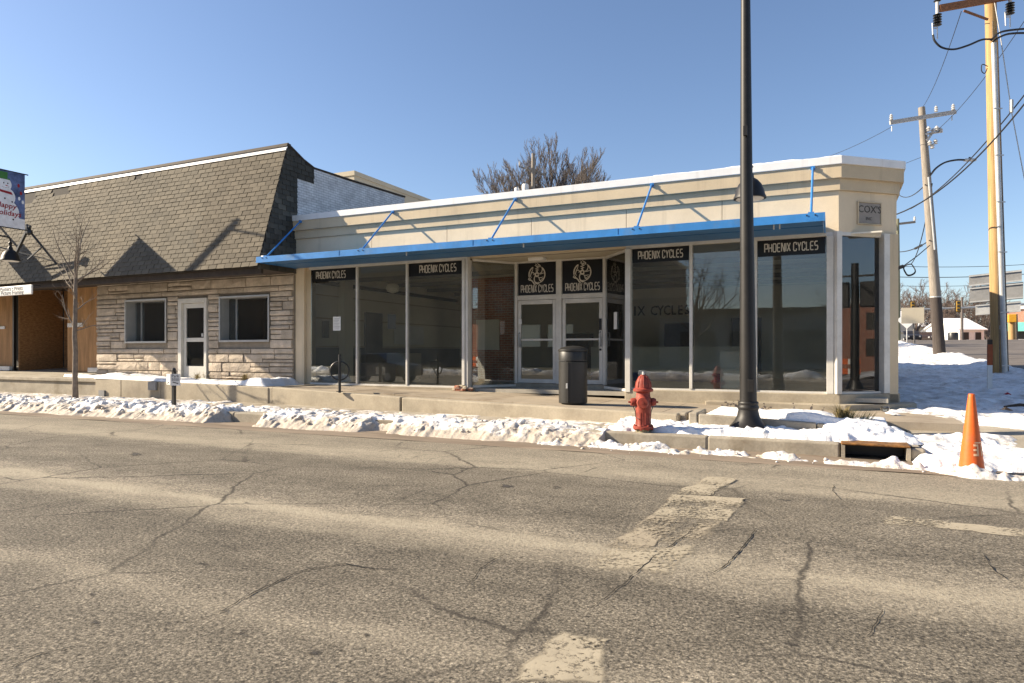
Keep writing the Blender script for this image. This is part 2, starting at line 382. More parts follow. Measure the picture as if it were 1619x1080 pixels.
M_ROOMF = pm('room_floor', (.40,.37,.31), .2, 1.2, .5, .05, 30)
M_ROOMC = pm('room_ceiling', (.72,.68,.58), .06, 1, .9, 0, 20)
M_GREY = pm('grey_paint', (.22,.22,.22), .1, 2, .6, .02, 20)
M_BEIGE = pm('beige_panel', (.50,.44,.33), .06, .8, .85, .1, 40)

# ------------------------------------------------------------------ sheets with soft or ragged edges
def fbm(x, y, z=0.0, o=4): return noise.fractal(Vector((x, y, z)), 1.0, 2.0, o)
def smooth(a, b, t):
    t = max(0, min(1, (t - a) / (b - a))); return t * t * (3 - 2 * t)
def field(name, x0, x1, y0, y1, nx, ny, hf, mt, skirt=0.012, kind='stuff', churn=0, cs=5.0):
    """snow or slush lying on something: hf(x, y) gives (ground z, thickness); nothing is built where there is none"""
    mb = MB(); idx = {}
    H = [[hf(x0 + (x1-x0)*i/nx, y0 + (y1-y0)*j/ny) for j in range(ny+1)] for i in range(nx+1)]
    for i in range(nx+1):       # the rim always comes down to what it lies on
        for j in range(ny+1):
            if i in (0, nx) or j in (0, ny): H[i][j] = (H[i][j][0], -1)
    def vid(i, j):
        if (i, j) not in idx:
            g, t = H[i][j]; idx[(i, j)] = len(mb.v)
            mb.v.append((x0 + (x1-x0)*i/nx, y0 + (y1-y0)*j/ny, g + (t if t > 0 else -skirt)))
        return idx[(i, j)]
    for i in range(nx):
        for j in range(ny):
            if max(H[i][j][1], H[i+1][j][1], H[i][j+1][1], H[i+1][j+1][1]) > 0:
                mb.f.append((vid(i,j), vid(i+1,j), vid(i+1,j+1), vid(i,j+1)))
    if churn:
        for (i, j), n in idx.items():
            x, y, z = mb.v[n]; q = Vector((x, y, z)); k = churn * smooth(0, .12, H[i][j][1])
            d = noise.noise_vector(q * cs) + .45 * noise.noise_vector(q * cs * 2.3 + Vector((7, 3, 1))) + .25 * noise.noise_vector(q * cs * 5.1)
            mb.v[n] = (x + d.x*k, y + d.y*k, z + d.z*k*.8)
    o = mb.build(name, mt, None, True, sharp=False); o['kind'] = kind
    return o
def patch(name, poly, z, mt, parent, n=14, jit=.05, feather=.12):
    """a worn coat on the road: a sheet with an irregular outline whose cover thins out towards its edge"""
    P = [Vector((p[0], p[1], z)) for p in poly]; m = len(P)
    ring = []
    for i in range(m):
        a, b = P[i], P[(i+1) % m]; L = (b - a).length; k = max(2, int(L / .08))
        for j in range(k):
            q = a.lerp(b, j / k); q += Vector((fbm(q.x*6, q.y*6, 3.1), fbm(q.x*6, q.y*6, 7.7), 0)) * jit; ring.append(q)
    c = sum(ring, Vector()) / len(ring); N = len(ring)
    inner = [q + (c - q) * min(.85, feather / max(.05, (c - q).length)) for q in ring]
    mb = MB(); mb.v = [tuple(q) for q in ring] + [tuple(q) for q in inner] + [tuple(c)]
    for i in range(N):
        j = (i + 1) % N; mb.f.append((i, j, N + j, N + i)); mb.f.append((N + i, N + j, 2*N))
    o = mb.build(name, mt, parent); at = o.data.attributes.new('edge', 'FLOAT', 'POINT')
    for i in range(len(mb.v)): at.data[i].value = 0.0 if i < N else 1.0
    # faces must look up
    if o.data.polygons[0].normal.z < 0: o.data.flip_normals()
    return o

# ================================================================== GROUND, ROADS, PAVEMENTS
g = MB()
ys = [-600, -60, -12, 10.6, 12.6, 14, 20, 30, 45, 60, 72, 80, 90, 140, 400, 1500]
xs = [-900, -200, -60, -30, 0.9, 1.25, 6.15, 19, 40, 120, 900]
def gz(x, y):
    if y < 10.7: return -0.05
    if x < 1.0 and y < 40: return 0.05
    return hill(y) - 0.05
for j, y in enumerate(ys):
    for x in xs: g.v.append((x, y, gz(x, y)))
nx = len(xs)
for j in range(len(ys)-1):
    for i in range(nx-1): g.f.append((j*nx+i, j*nx+i+1, (j+1)*nx+i+1, (j+1)*nx+i))
tag(g.build('ground', pm('winter_ground', (.62,.60,.58), .25, .25, .9, .2, 3, .05, grime=((.22,.17,.11), .12, .48, .6))), kind='structure')
def sheet(name, x0, x1, y0, y1, zf, nx, ny, mt, kind='structure', sm=True):
    mb = MB()
    for j in range(ny+1):
        for i in range(nx+1):
            x, y = x0 + (x1-x0)*i/nx, y0 + (y1-y0)*j/ny; mb.v.append((x, y, zf(x, y)))
    for j in range(ny):
        for i in range(nx): mb.f.append((j*(nx+1)+i, j*(nx+1)+i+1, (j+1)*(nx+1)+i+1, (j+1)*(nx+1)+i))
    o = mb.build(name, mt, None, sm, sharp=False); o['kind'] = kind; return o
def roadz(x, y): return 0.0 + 0.05 * math.sin(max(0, min(1, (9.6 - y) / 18)) * math.pi)
road = sheet('main_road', -90, 60, -8.4, 9.62, roadz, 40, 24, M_ASPH)
gut = sheet('gutter', -60, 60, 9.60, 10.66, lambda x, y: .004 + .012 * fbm(x*.6, y*2, 5), 400, 8, M_GUT)
def P(px, py): q = gnd(px, py, 0.02); return (q[0], q[1])
PZ = lambda poly: max(roadz(*p) for p in poly) + .004
M_PAINT = worn('worn_paint', (.39,.335,.24), .74, 30); M_PAINT2 = worn('thin_paint', (.35,.295,.21), .70, 34); M_DUST = worn('salt_dust', (.31,.255,.175), .56, 30)
def rpatch(pts, mt, lvl=0, **k):
    poly = [P(*p) for p in pts]
    cxy = poly
    zz = max(roadz(*p) for p in poly) + .003 + .0015 * lvl
    return patch('worn_marking', poly, zz, mt, road, **k)
rpatch([(1120,753),(1168,757),(1122,785),(1063,781)], M_PAINT, 1, feather=.05)
rpatch([(1062,783),(1182,789),(1152,826),(1030,817)], M_PAINT, 1, feather=.03)
rpatch([(1030,817),(1100,822),(1012,882),(955,868)], M_PAINT2, 0, feather=.06)
rpatch([(1150,824),(1100,822),(1040,862),(1115,866)], M_PAINT2, 0, feather=.2)
rpatch([(948,872),(1106,866),(1066,914),(918,905)], M_PAINT, 0, feather=.1)
rpatch([(884,1006),(974,1019),(945,1090),(800,1090)], M_PAINT, 0, feather=.04)
rpatch([(1400,816),(1640,840),(1640,852),(1402,829)], M_PAINT, 0, feather=.02)
M_CRACK = pm('crack_fill', (.016,.014,.012), .3, 8, .95, 0, 40)
def crack(pts, wid=.016, seed=1):
    rng = random.Random(seed); Q = [Vector((*P(*p), 0)) for p in pts]; out = []
    for a, b in zip(Q, Q[1:]):
        k = max(2, int((b-a).length / .05))
        for j in range(k):
            q = a.lerp(b, j/k); out.append(Vector((q.x + rng.uniform(-.007,.007), q.y + rng.uniform(-.007,.007), 0)))
    out.append(Q[-1])
    for q in out: q.z = roadz(q.x, q.y) + .006
    W = [wid * .55 * rng.uniform(.15, 1.3) * (1 - abs(2*i/(len(out)-1)-1)**3) + .002 for i in range(len(out))]
    MB().ribbon(out, (0,0,1), W).build('crack', M_CRACK, road)
crack([(345,978),(372,962),(400,945),(432,930),(468,913),(492,905)], .02, 1)
crack([(455,915),(495,905),(545,898),(590,905),(640,908)], .016, 2)
crack([(1196,838),(1184,856),(1163,882),(1143,902),(1120,915)], .020, 3)
crack([(600,805),(640,790),(668,778),(720,770)], .014, 4)
crack([(930,972),(985,930),(1040,880),(1085,850),(1110,820)], .014, 5)
crack([(1108,800),(1122,785),(1135,770)], .014, 6)
crack([(800,880),(760,905),(742,930)], .012, 7)
crack([(918,748),(945,738)], .02, 8)
crack([(1320,765),(1316,775),(1330,790)], .016, 9)
crack([(1555,880),(1570,905),(1600,925)], .016, 10)
crack([(1395,970),(1385,995),(1370,1015)], .012, 11)
crack([(0,1075),(60,1045),(130,1030)], .012, 12)
crack([(220,1000),(300,990),(345,980)], .010, 13)
M_OIL = worn('damp_stain', (.05,.043,.035), .80, 25)
for (px, py, rx, ry) in ((357,976,15,5),(383,1010,14,6),(146,994,10,4),(394,988,7,3),(585,1012,8,3),(500,1044,12,5),(215,719,12,3),(800,770,14,3),(880,772,9,2.5),(148,948,8,3)):
    rpatch([(px + rx*math.cos(t)*(1+.3*math.sin(3*t+px)), py + ry*math.sin(t)) for t in [k*math.pi/5 for k in range(10)]][::-1], M_OIL, 1, feather=.06, jit=.03)

# kerb in sections, strip behind it
kb = MB().box(-60, .0, 10.66, 10.80, -.1, .165).build('kerb', M_CONC2); kb['kind'] = 'structure'
kx = -36.0
while kx < -.2:
    x1 = min(kx + 2.45, .12) if kx > -3.5 else kx + 2.45
    if x1 > -33:
        MB().box(kx + .006, x1 - .006, 10.645, 10.86, -.1, .2).build('kerb_section', M_CONC2, kb, bevel=.025)
    kx += 2.45
MB().box(.985, 1.16, 10.68, 10.9, -.1, .17).build('kerb_section', M_CONC2, kb, bevel=.03)
strip = sheet('kerb_strip', -60, 1.1, 10.80, 13.5, lambda x, y: .185 + .006 * fbm(x, y, 2), 80, 10, M_CONC2)
# the pavement: slabs between the walls and the shop fronts
def walkz(x): return .575 + (.36 - .575) * smooth(-13, 1.6, x) if x > -13 else .575
def wallD(x): return 13.0 + (11.9 - 13.0) * (x + 12.84) / (12.84 - 2.36)
pav = MB().box(-13.6, 1.3, 14.6, 15.9, -.1, .30).build('pavement', M_CONC2); pav['kind'] = 'structure'
xs_ = [-13.6 + 1.55*i for i in range(11)]
for a, b in zip(xs_, xs_[1:]):
    b = min(b, 1.9)
    for r_ in range(2):
        def yy(x, t):
            y0 = wallD(x) + .27 if x < -2.3 else 12.55
            y1 = 16.1 if (-8.3 < a < -3.5) else 14.85
            return y0 + (y1 - y0) * t
        t0, t1 = (0, .5) if r_ == 0 else (.5, 1)
        e = .005
        pts = [(a+e, yy(a+e,t0)+e), (b-e, yy(b-e,t0)+e), (b-e, yy(b-e,t1)-e), (a+e, yy(a+e,t1)-e)]
        top = [(x, y, walkz(x) + random.uniform(-.004,.004)) for x, y in pts]
        MB().prism([(x, y, z - .42) for x, y, z in top], (0,0,.42)).build('paving_slab', M_SLAB, pav)
cw = sheet('corner_walk', 1.1, 9, 10.7, 13.9, lambda x, y: .02 + smooth(10.7, 13.2, y) * .26 + .01 * fbm(x*2, y*2, 1), 40, 20, M_CONC2)
def snowz(x, y): return hill(y) + .05*fbm(x*2.6, y*1.6, 21)*smooth(4.6, 3.2, x) + .03*fbm(x*7, y*5, 2) + .05*fbm(x*.9, y*.5, 3) + .03*fbm(x*3, y*3, 9) + .1*math.exp(-((x-5.5)/.5)**2) * (1 + fbm(x, y*.6, 4))
sheet('snowy_pavement', .9, 6.15, 13.85, 80, lambda x, y: snowz(x, y) - .12*smooth(5.75, 6.15, x), 70, 520, M_SNOWW)
sheet('side_street', 6.1, 19.5, 13, 81, lambda x, y: hill(y) - .02, 8, 70, M_ASPH2)
sheet('far_verge', 19.4, 60, 13, 81, lambda x, y: hill(y) + .1, 8, 40, M_SNOW)
sheet('cross_street', -60, 120, 81, 96, lambda x, y: 2.70, 4, 4, M_ASPH2)

# ================================================================== RETAINING WALLS AND PLANTERS
def wallseg(name, xa, xb, Da, Db, za, zb, th, mt, parent, bev=.02, z0=-.1):
    q = [(xa, Da), (xb, Db), (xb, Db+th), (xa, Da+th)]; zz = [za, zb, zb, za]
    mb = MB(); mb.v = [(x, y, z0) for x, y in q] + [(x, y, z) for (x, y), z in zip(q, zz)]
    mb.f = [(3,2,1,0),(4,5,6,7),(0,1,5,4),(1,2,6,5),(2,3,7,6),(3,0,4,7)]
    return mb.build(name, mt, parent, bevel=bev)
t = thing('retaining_wall', 'low concrete wall along the front of the boarded porch, at far left', 'wall', (-26, 13.25, 0))
wallseg('wall_section', -34, -27.2, 13.3, 13.27, .60, .60, .3, M_CONC2, t)
wallseg('wall_section', -27.19, -19.80, 13.27, 13.25, .60, .58, .3, M_CONC2, t)
wallseg('wall_cap', -34, -19.80, 13.24, 13.19, .70, .69, .5, M_CONC2, t, z0=.58)
t = thing('retaining_wall', 'concrete planter wall below the stone front, snow and dry grass on top', 'wall', (-16, 13.1, 0))
xsj = [-19.79, -18.6, -16.9, -12.86]
for a, b in zip(xsj, xsj[1:]):
    f = lambda x: (x + 19.79) / 6.93
    wallseg('wall_section', a + .006, b - .006, 13.12 - .12*f(a), 13.12 - .12*f(b), .72 - .13*f(a), .72 - .13*f(b), .25, M_CONC, t)
MB().box(-17.33, -17.02, 13.0, 13.055, .42, .66).build('drain_hole', M_GREY, t)
MB().box(-19.55, -19.3, 13.06, 13.115, .17, .36).build('drain_hole', M_GREY, t)
wallseg('end_wall', -12.98, -12.74, 13.02, 13.02, .60, .60, 1.6, M_CONC, t)
t = thing('retaining_wall', 'long pale concrete wall holding up the pavement in front of the shop windows', 'wall', (-7, 12.4, 0))
wallseg('wall_section', -12.72, -8.58, wallD(-12.72), wallD(-8.58), .60, .49, .26, M_CONC, t)
wallseg('wall_section', -8.54, -2.40, wallD(-8.54), wallD(-2.40), .49, .41, .26, M_CONC, t, .03)
wallseg('end_wall', -2.52, -2.30, wallD(-2.4) + .28, wallD(-2.4) + .28, .41, .41, .7, M_CONC2, t, .03)
t = thing('planter_box', 'low concrete planter full of snow behind the tall lamp post', 'planter', (-1.1, 12, 0))
wallseg('front_wall', -2.0, -.21, 11.62, 11.62, .45, .38, .14, M_CONC2, t)
wallseg('side_wall', -2.16, -2.02, 11.62, 11.62, .47, .47, .95, M_CONC2, t)
wallseg('side_wall', -.20, -.08, 11.66, 11.66, .37, .37, .6, M_CONC2, t)
wallseg('front_wall', -.07, .75, 12.16, 12.24, .36, .33, .13, M_CONC2, t)
MB().box(-2.0, .7, 11.77, 12.6, .1, .3).build('soil', pm('soil', (.07,.05,.035), .3, 6, .95, .3, 30), t)

def holed(x0, x1, z0, z1, y0, y1, holes):
    xsn = sorted({x0, x1, *[h[0] for h in holes], *[h[1] for h in holes]}); zsn = sorted({z0, z1, *[h[2] for h in holes], *[h[3] for h in holes]})
    mb = MB()
    for a, b in zip(xsn, xsn[1:]):
        for c, d in zip(zsn, zsn[1:]):
            mx, mz = (a+b)/2, (c+d)/2
            if not any(h[0] < mx < h[1] and h[2] < mz < h[3] for h in holes): mb.box(a, b, y0, y1, c, d)
    return mb

# ================================================================== THE CORNER SHOP
shop = thing('corner_shop', 'single storey tan stucco corner shop with large windows and long blue canopy', 'building', (-6.7, 14.78, .6))
ANG = R(41); ca, sa = math.cos(ANG), math.sin(ANG)
A0, A1 = (-13.61, 14.78), (.14, 14.78); A2 = (.14 + 1.40*ca, 14.78 + 1.40*sa); A3 = (A2[0], 30.0)
def offpath(path, d):
    out = []
    for i, p in enumerate(path):
        p = Vector(p); d1 = (p - Vector(path[i-1])).normalized() if i else None
        d2 = (Vector(path[i+1]) - p).normalized() if i < len(path)-1 else None
        d1 = d1 or d2; d2 = d2 or d1
        n1, n2 = Vector((d1.y, -d1.x)), Vector((d2.y, -d2.x)); q = (n1 + n2).normalized()
        out.append(p + q * (d / q.dot(n1)))
    return out
def band(name, path, off, th, z0, z1, mt, parent, bev=0):
    o, i = offpath(path, off), offpath(path, off - th); mb = MB(); n = len(path)
    for p, q in zip(o, i): mb.v += [(p.x,p.y,z0),(p.x,p.y,z1),(q.x,q.y,z1),(q.x,q.y,z0)]
    for k in range(n-1):
        a, b = 4*k, 4*k+4
        for e in range(4): mb.f.append((a+e, a+(e+1)%4, b+(e+1)%4, b+e)[::-1])
    mb.f += [(0,1,2,3), (4*n-4, 4*n-1, 4*n-2, 4*n-3)]
    return mb.build(name, mt, parent, bevel=bev)
px_ = [-13.61, -11.0, -8.7, -6.4, -4.11, -2.06, .14]
for a, b in zip(px_, px_[1:]):
    if b > 0:
        band('stucco_panel', [(a+.006, 14.78), A1, A2, A3], 0, .22, 3.84, 4.642, M_STUC, shop)
    else: band('stucco_panel', [(a+.006, 14.78), (b-.006, 14.78)], 0, .22, 3.84, 4.642, M_STUC, shop)
band('wall_core', [A0, A1, A2, A3], -.225, .12, 3.80, 5.2, M_MORT, shop)
band('lower_cornice', [A0, A1, A2, A3], .055, .30, 4.645, 4.868, M_STUC2, shop)
band('upper_cornice', [A0, A1, A2, A3], .125, .36, 4.870, 5.125, M_STUC2, shop)
cop = band('coping', [A0, A1, A2, A3], .155, .42, 5.127, 5.285, M_COPE, shop, .008)
MB().prism([(-13.6,15.1,5.0),(-.05,15.1,5.0),(.85,15.9,5.0),(.85,29.9,5.0),(-13.6,29.9,5.0)], (0,0,.06)).build('roof_deck', M_FELT, shop)
# plinths
band('plinth', [(-13.6, 14.78), (-8.0, 14.78)], .035, .3, .2, .597, M_CONC, shop, .012)
band('plinth', [(-4.13, 14.78), A1, A2, (A2[0], 29)], .06, .35, .2, .662, M_CONC, shop, .018)
band('step', [(-2.35, 14.78), A1, A2, (A2[0], 15.9)], .34, .32, .1, .475, M_CONC, shop, .02)
MB().box(-8.3, -3.95, 15.93, 16.14, .3, .69).build('door_sill', M_CONC2, shop)
# corner post of stucco at the left, white metal posts
band('pier', [(-13.61, 14.78), (-13.30, 14.78)], 0, .3, .56, 3.838, M_STUC, shop)
MB().box(-13.297, -13.10, 14.86, 15.02, .58, 3.838).build('pier', M_STUC2, shop)
# head trim along the window tops
for a, b in ((-13.09, -8.1), (-4.11, .04)):
    MB().box(a, b, 14.74, 14.90, 3.765, 3.837).build('window_head', M_WHITE, shop)
    MB().box(a, b, 14.79, 14.90, .597 if a < -9 else .663, .64 if a < -9 else .70).build('window_sill', M_WHITE, shop)
def post(x0, x1, y0, y1, z0=.6, z1=3.765, name='window_post', mt=None):
    return MB().box(x0, x1, y0, y1, z0, z1).build(name, mt or M_WHITE, shop, bevel=.006)
post(-8.245, -8.165, 14.72, 14.94); post(-8.155, -8.085, 14.74, 14.96, .58)
post(-4.115, -4.0, 14.70, 14.92, .6)
post(-.075, .05, 14.72, 14.88, .664)
for x in (-11.49, -9.90): post(x - .028, x + .028, 14.77, 14.87, .64, name='mullion')
for x in (-2.70, -1.40): post(x - .032, x + .032, 14.77, 14.87, .70, name='mullion')
# panes
def pane(a, b, z0, z1, y=14.84):
    return MB().box(a, b, y - .004, y + .004, z0, z1).build('pane', M_GLASS, shop)
for a, b in ((-13.10,-11.518),(-11.462,-9.928),(-9.872,-8.25)): pane(a, b, .635, 3.77)
for a, b in ((-3.999,-2.732),(-2.668,-1.432),(-1.368,-.076)): pane(a, b, .695, 3.77)
def slab(a, b, th, z0, z1):
    d = Vector((b[0]-a[0], b[1]-a[1])).normalized(); n = Vector((d.y, -d.x)) * th / 2
    q = [(a[0]+n.x, a[1]+n.y), (b[0]+n.x, b[1]+n.y), (b[0]-n.x, b[1]-n.y), (a[0]-n.x, a[1]-n.y)]
    return MB().prism([(x, y, z0) for x, y in q], (0,0,z1-z0))
# slanted sides of the entrance
for a, b in (((-8.05, 14.92), (-7.36, 15.96)), ((-4.96, 15.96), (-4.10, 14.92))):
    slab(a, b, .008, .66, 3.76).build('pane', M_GLASS, shop)
    slab(a, b, .07, .60, .66).build('window_sill', M_WHITE, shop)
    slab(a, b, .07, 3.74, 3.795).build('window_head', M_WHITE, shop)
# entrance wall: posts, transoms, doors
for x0, x1 in ((-7.40,-7.30),(-6.235,-6.085),(-5.02,-4.92)): post(x0, x1, 15.94, 16.06, .69, 3.76, 'door_post')
MB().box(-7.40, -4.92, 15.93, 16.07, 3.76, 3.80).build('door_head', M_WHITE, shop)
for x0, x1 in ((-7.298,-6.237),(-6.083,-5.022)):
    MB().box(x0, x1, 15.95, 16.05, 2.815, 2.93).build('door_head', M_WHITE, shop)
    dl = MB()
    s_ = .085
    dl.box(x0+.01, x0+.01+s_, 15.97, 16.015, .70, 2.805).box(x1-.01-s_, x1-.01, 15.97, 16.015, .70, 2.805)
    dl.box(x0+.012+s_, x1-.012-s_, 15.97, 16.015, 2.70, 2.805).box(x0+.012+s_, x1-.012-s_, 15.97, 16.015, .70, .80)
    d = dl.build('door', M_WHITE, shop, bevel=.004)
    MB().box(x0+.095, x1-.095, 15.988, 15.996, .80, 2.70).build('door_glass', M_GLASS, d)
    MB().box(x0+.097, x1-.097, 15.965, 16.01, 1.775, 1.82).build('push_bar', M_WHITE, d)
    hx = x0 + .06 if x0 < -7 else x1 - .06
    hd = MB().tube([(hx, 15.968, 1.62), (hx, 15.90, 1.65), (hx, 15.90, 1.95), (hx, 15.968, 1.98)], .016, 8)
    hd.box(hx-.04, hx+.04, 15.955, 15.969, 1.60, 1.86); hd.build('handle', M_ALU, d, True)
    if x0 > -7:
        MB().box(x1-.09, x1-.03, 15.95, 15.969, 2.02, 2.30).build('opening_hours_plate', M_BLACK, d)
        MB().box(x1-.085, x1-.035, 15.955, 15.969, 1.52, 1.57).build('lock', M_BLACK, d)
    else: MB().box(x0+.03, x0+.12, 15.952, 15.969, 2.20, 2.33).build('notice', M_SIGNW, d)
# recess ceiling and floor light
MB().box(-8.4, -3.8, 14.93, 16.3, 3.802, 3.838).build('entrance_ceiling', M_BEIGE, shop)
MB().box(-6.72, -6.32, 15.3, 15.55, 3.72, 3.80).build('ceiling_light', M_SIGNW, shop, bevel=.01)
# chamfered corner window
def ch(L, off=0.0): return (.14 + L*ca + off*sa, 14.78 + L*sa - off*ca)
slab(ch(.03, -.06), ch(1.02, -.06), .008, .70, 3.77).build('pane', M_GLASS2, shop)
slab(ch(-.02, -.04), ch(1.02, -.04), .09, 3.77, 3.838).build('window_head', M_WHITE, shop)
slab(ch(-.02, -.04), ch(1.02, -.04), .09, .663, .70).build('window_sill', M_WHITE, shop)
slab(ch(-.09, .0), ch(.03, .0), .12, .664, 3.838).build('window_post', M_WHITE, shop, bevel=.006)
slab(ch(1.03, .0), ch(1.17, .0), .14, .664, 3.838).build('window_post', M_WHITE, shop, bevel=.006)
slab(ch(1.175, -.03), ch(1.385, -.03), .18, .30, 3.838).build('pier', M_STUC2, shop)
sw_ = MB()
for y0, y1, z0, z1 in ((15.72,16.5,.2,3.838),(20.6,21.2,.2,3.838),(25.3,30,.2,3.838),(16.5,20.6,.2,.70),(21.2,25.3,.2,.70),(16.5,20.6,3.65,3.838),(21.2,25.3,3.65,3.838)): sw_.box(1.0, 1.19, y0, y1, z0, z1)
sw_.build('side_wall', M_STUC, shop)
for y0, y1 in ((16.5,18.5),(18.56,20.6),(21.2,23.2),(23.26,25.3)): MB().box(1.09, 1.10, y0+.002, y1-.002, .702, 3.648).build('pane', M_GLASS, shop)  # unseen side windows, added to bring daylight into the room
for y in (18.53, 23.23): MB().box(1.05, 1.15, y-.028, y+.028, .70, 3.65).build('mullion', M_WHITE, shop)
# stone name plate
q0, q1 = ch(.45, .012), ch(.97, .012)
pl = slab(ch(.46, .006), ch(.98, .006), .03, 4.03, 4.43).build('name_plate', pm('plate_stone', (.30,.27,.235), .12, 5, .85, .2, 40), shop, bevel=.006)
fr = MB()
for (a, b, z0, z1) in ((.43,1.01,4.435,4.455),(.43,1.01,4.005,4.025),(.43,.455,4.025,4.435),(.985,1.01,4.025,4.435)):
    fr.add(slab(ch(a,.012), ch(b,.012), .04, z0, z1).v, [(3,2,1,0),(4,5,6,7),(0,1,5,4),(1,2,6,5),(2,3,7,6),(3,0,4,7)])
fr.build('plate_frame', M_STUC2, pl)
c_ = ch(.72, .024); text('lettering', "COX'S", .20, (c_[0], c_[1], 4.30), (ca, sa, 0), (0,0,1), pm('carved_letter', (.075,.068,.06), .1, 5, .9, 0), pl, .003, .98)
c_ = ch(.70, .024); text('lettering', "INC", .09, (c_[0], c_[1], 4.12), (ca, sa, 0), (0,0,1), pm('carved_letter_small', (.12,.11,.10), .1, 5, .9, 0), pl, .003, 1.0)

# ---- the canopy
can = MB().box(-13.58, -.09, 13.30, 13.335, 3.82, 3.965).build('canopy', M_BLUE, shop)
MB().box(-13.58, -13.545, 13.337, 14.77, 3.82, 3.955).build('canopy_end', M_BLUE, can)
MB().box(-.125, -.09, 13.337, 14.77, 3.82, 3.955).build('canopy_end', M_BLUE, can)
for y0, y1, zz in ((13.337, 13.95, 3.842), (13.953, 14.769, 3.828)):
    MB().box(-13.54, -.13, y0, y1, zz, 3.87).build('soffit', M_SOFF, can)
MB().box(-13.54, -.13, 13.34, 14.76, 3.872, 3.885).build('canopy_top', M_BLUE, can)
MB().box(-13.58, -.09, 13.286, 13.299, 3.81, 3.835).build('drip_edge', M_BLUE, can)
for x in (-10.9, -7.2, -3.9): MB().box(x-.03, x+.03, 13.293, 13.2995, 3.836, 3.966).build('seam_cover', M_BLUE, can)
for x in (-13.3, -10.23, -6.75, -3.5, -.32):
    for d in (-.07, .07): MB().lathe([(.014,-.012),(.014,.0)], (x+d, 13.2995, 3.925), 8, 'y').build('bolt', M_STEELBLK, can)
    s_ = MB().tube([(x, 13.36, 3.95), (x, 14.63, 5.10)], .022, 8)
    s_.box(x-.05, x+.05, 13.32, 13.40, 3.966, 3.99).box(x-.04, x+.04, 14.61, 14.65, 5.06, 5.13)
    s_.build('strut', M_BLUE, can, True)
for x in (-.95, -.85, -9.0, -6.0):
    MB().box(x-.012, x+.012, 13.42, 13.44, 3.74, 3.83).build('drain_tube', M_WHITE, can)

# ---- lettering of the shop: strokes of a square techno hand
GL = {'P':[[(0,0),(0,1),(.6,1),(.6,.42),(.12,.42)]], 'H':[[(0,0),(0,1)],[(.62,0),(.62,1)],[(.05,.5),(.57,.5)]],
 'O':[[(.31,1),(.1,1),(0,.86),(0,.14),(.1,0),(.52,0),(.62,.14),(.62,.86),(.52,1),(.31,1)]],
 'E':[[(.6,1),(.12,1),(0,.86),(0,.14),(.12,0),(.6,0)],[(.08,.5),(.54,.5)]], 'N':[[(0,0),(0,1),(.1,1),(.54,0),(.64,0),(.64,1)]],
 'I':[[(0,0),(0,1)]], 'X':[[(0,0),(.60,1)],[(0,1),(.60,0)]], 'C':[[(.58,.72),(.58,.9),(.5,1),(.12,1),(0,.86),(0,.14),(.12,0),(.5,0),(.58,.1),(.58,.26)]],
 'Y':[[(0,1),(.3,.45),(.3,0)],[(.62,1),(.3,.45)]], 'L':[[(0,1),(0,.1),(.08,0),(.55,0)]],
 'S':[[(.56,1),(.12,1),(0,.88),(0,.62),(.1,.5),(.48,.5),(.58,.38),(.58,.12),(.46,0),(0,0)]]}
GW = {'I': 0.0}
def stroke_text(s, org, h, wid, xdir, up, parent, name='lettering', mt=None):
    """org = centre; the word is fitted to width wid and height h"""
    tw = 0; pos = []
    for ch_ in s:
        if ch_ == ' ': tw += .42; continue
        wl = max([p[0] for st in GL[ch_] for p in st]); pos.append((ch_, tw)); tw += wl + .28
    tw -= .28
    x = Vector(xdir).normalized(); u = Vector(up).normalized(); n = x.cross(u); mb = MB(); k = 0
    T = .21; K = 1.55
    sx, sy = wid / (tw + T), h / (1 + T / K)
    for ch_, off in pos:
        for st in GL[ch_]:
            k += 1
            lm = MB().ribbon([((p[0] + off - tw/2), (p[1] - .5) * K, 0) for p in st], (0,0,1), T)
            mb.add([Vector(org) + x * (q[0]*sx) + u * (q[1]*sy/K) + n * (.0006 * (k % 5)) for q in lm.v], lm.f)
    return mb.build(name, mt or M_LETTER, parent)
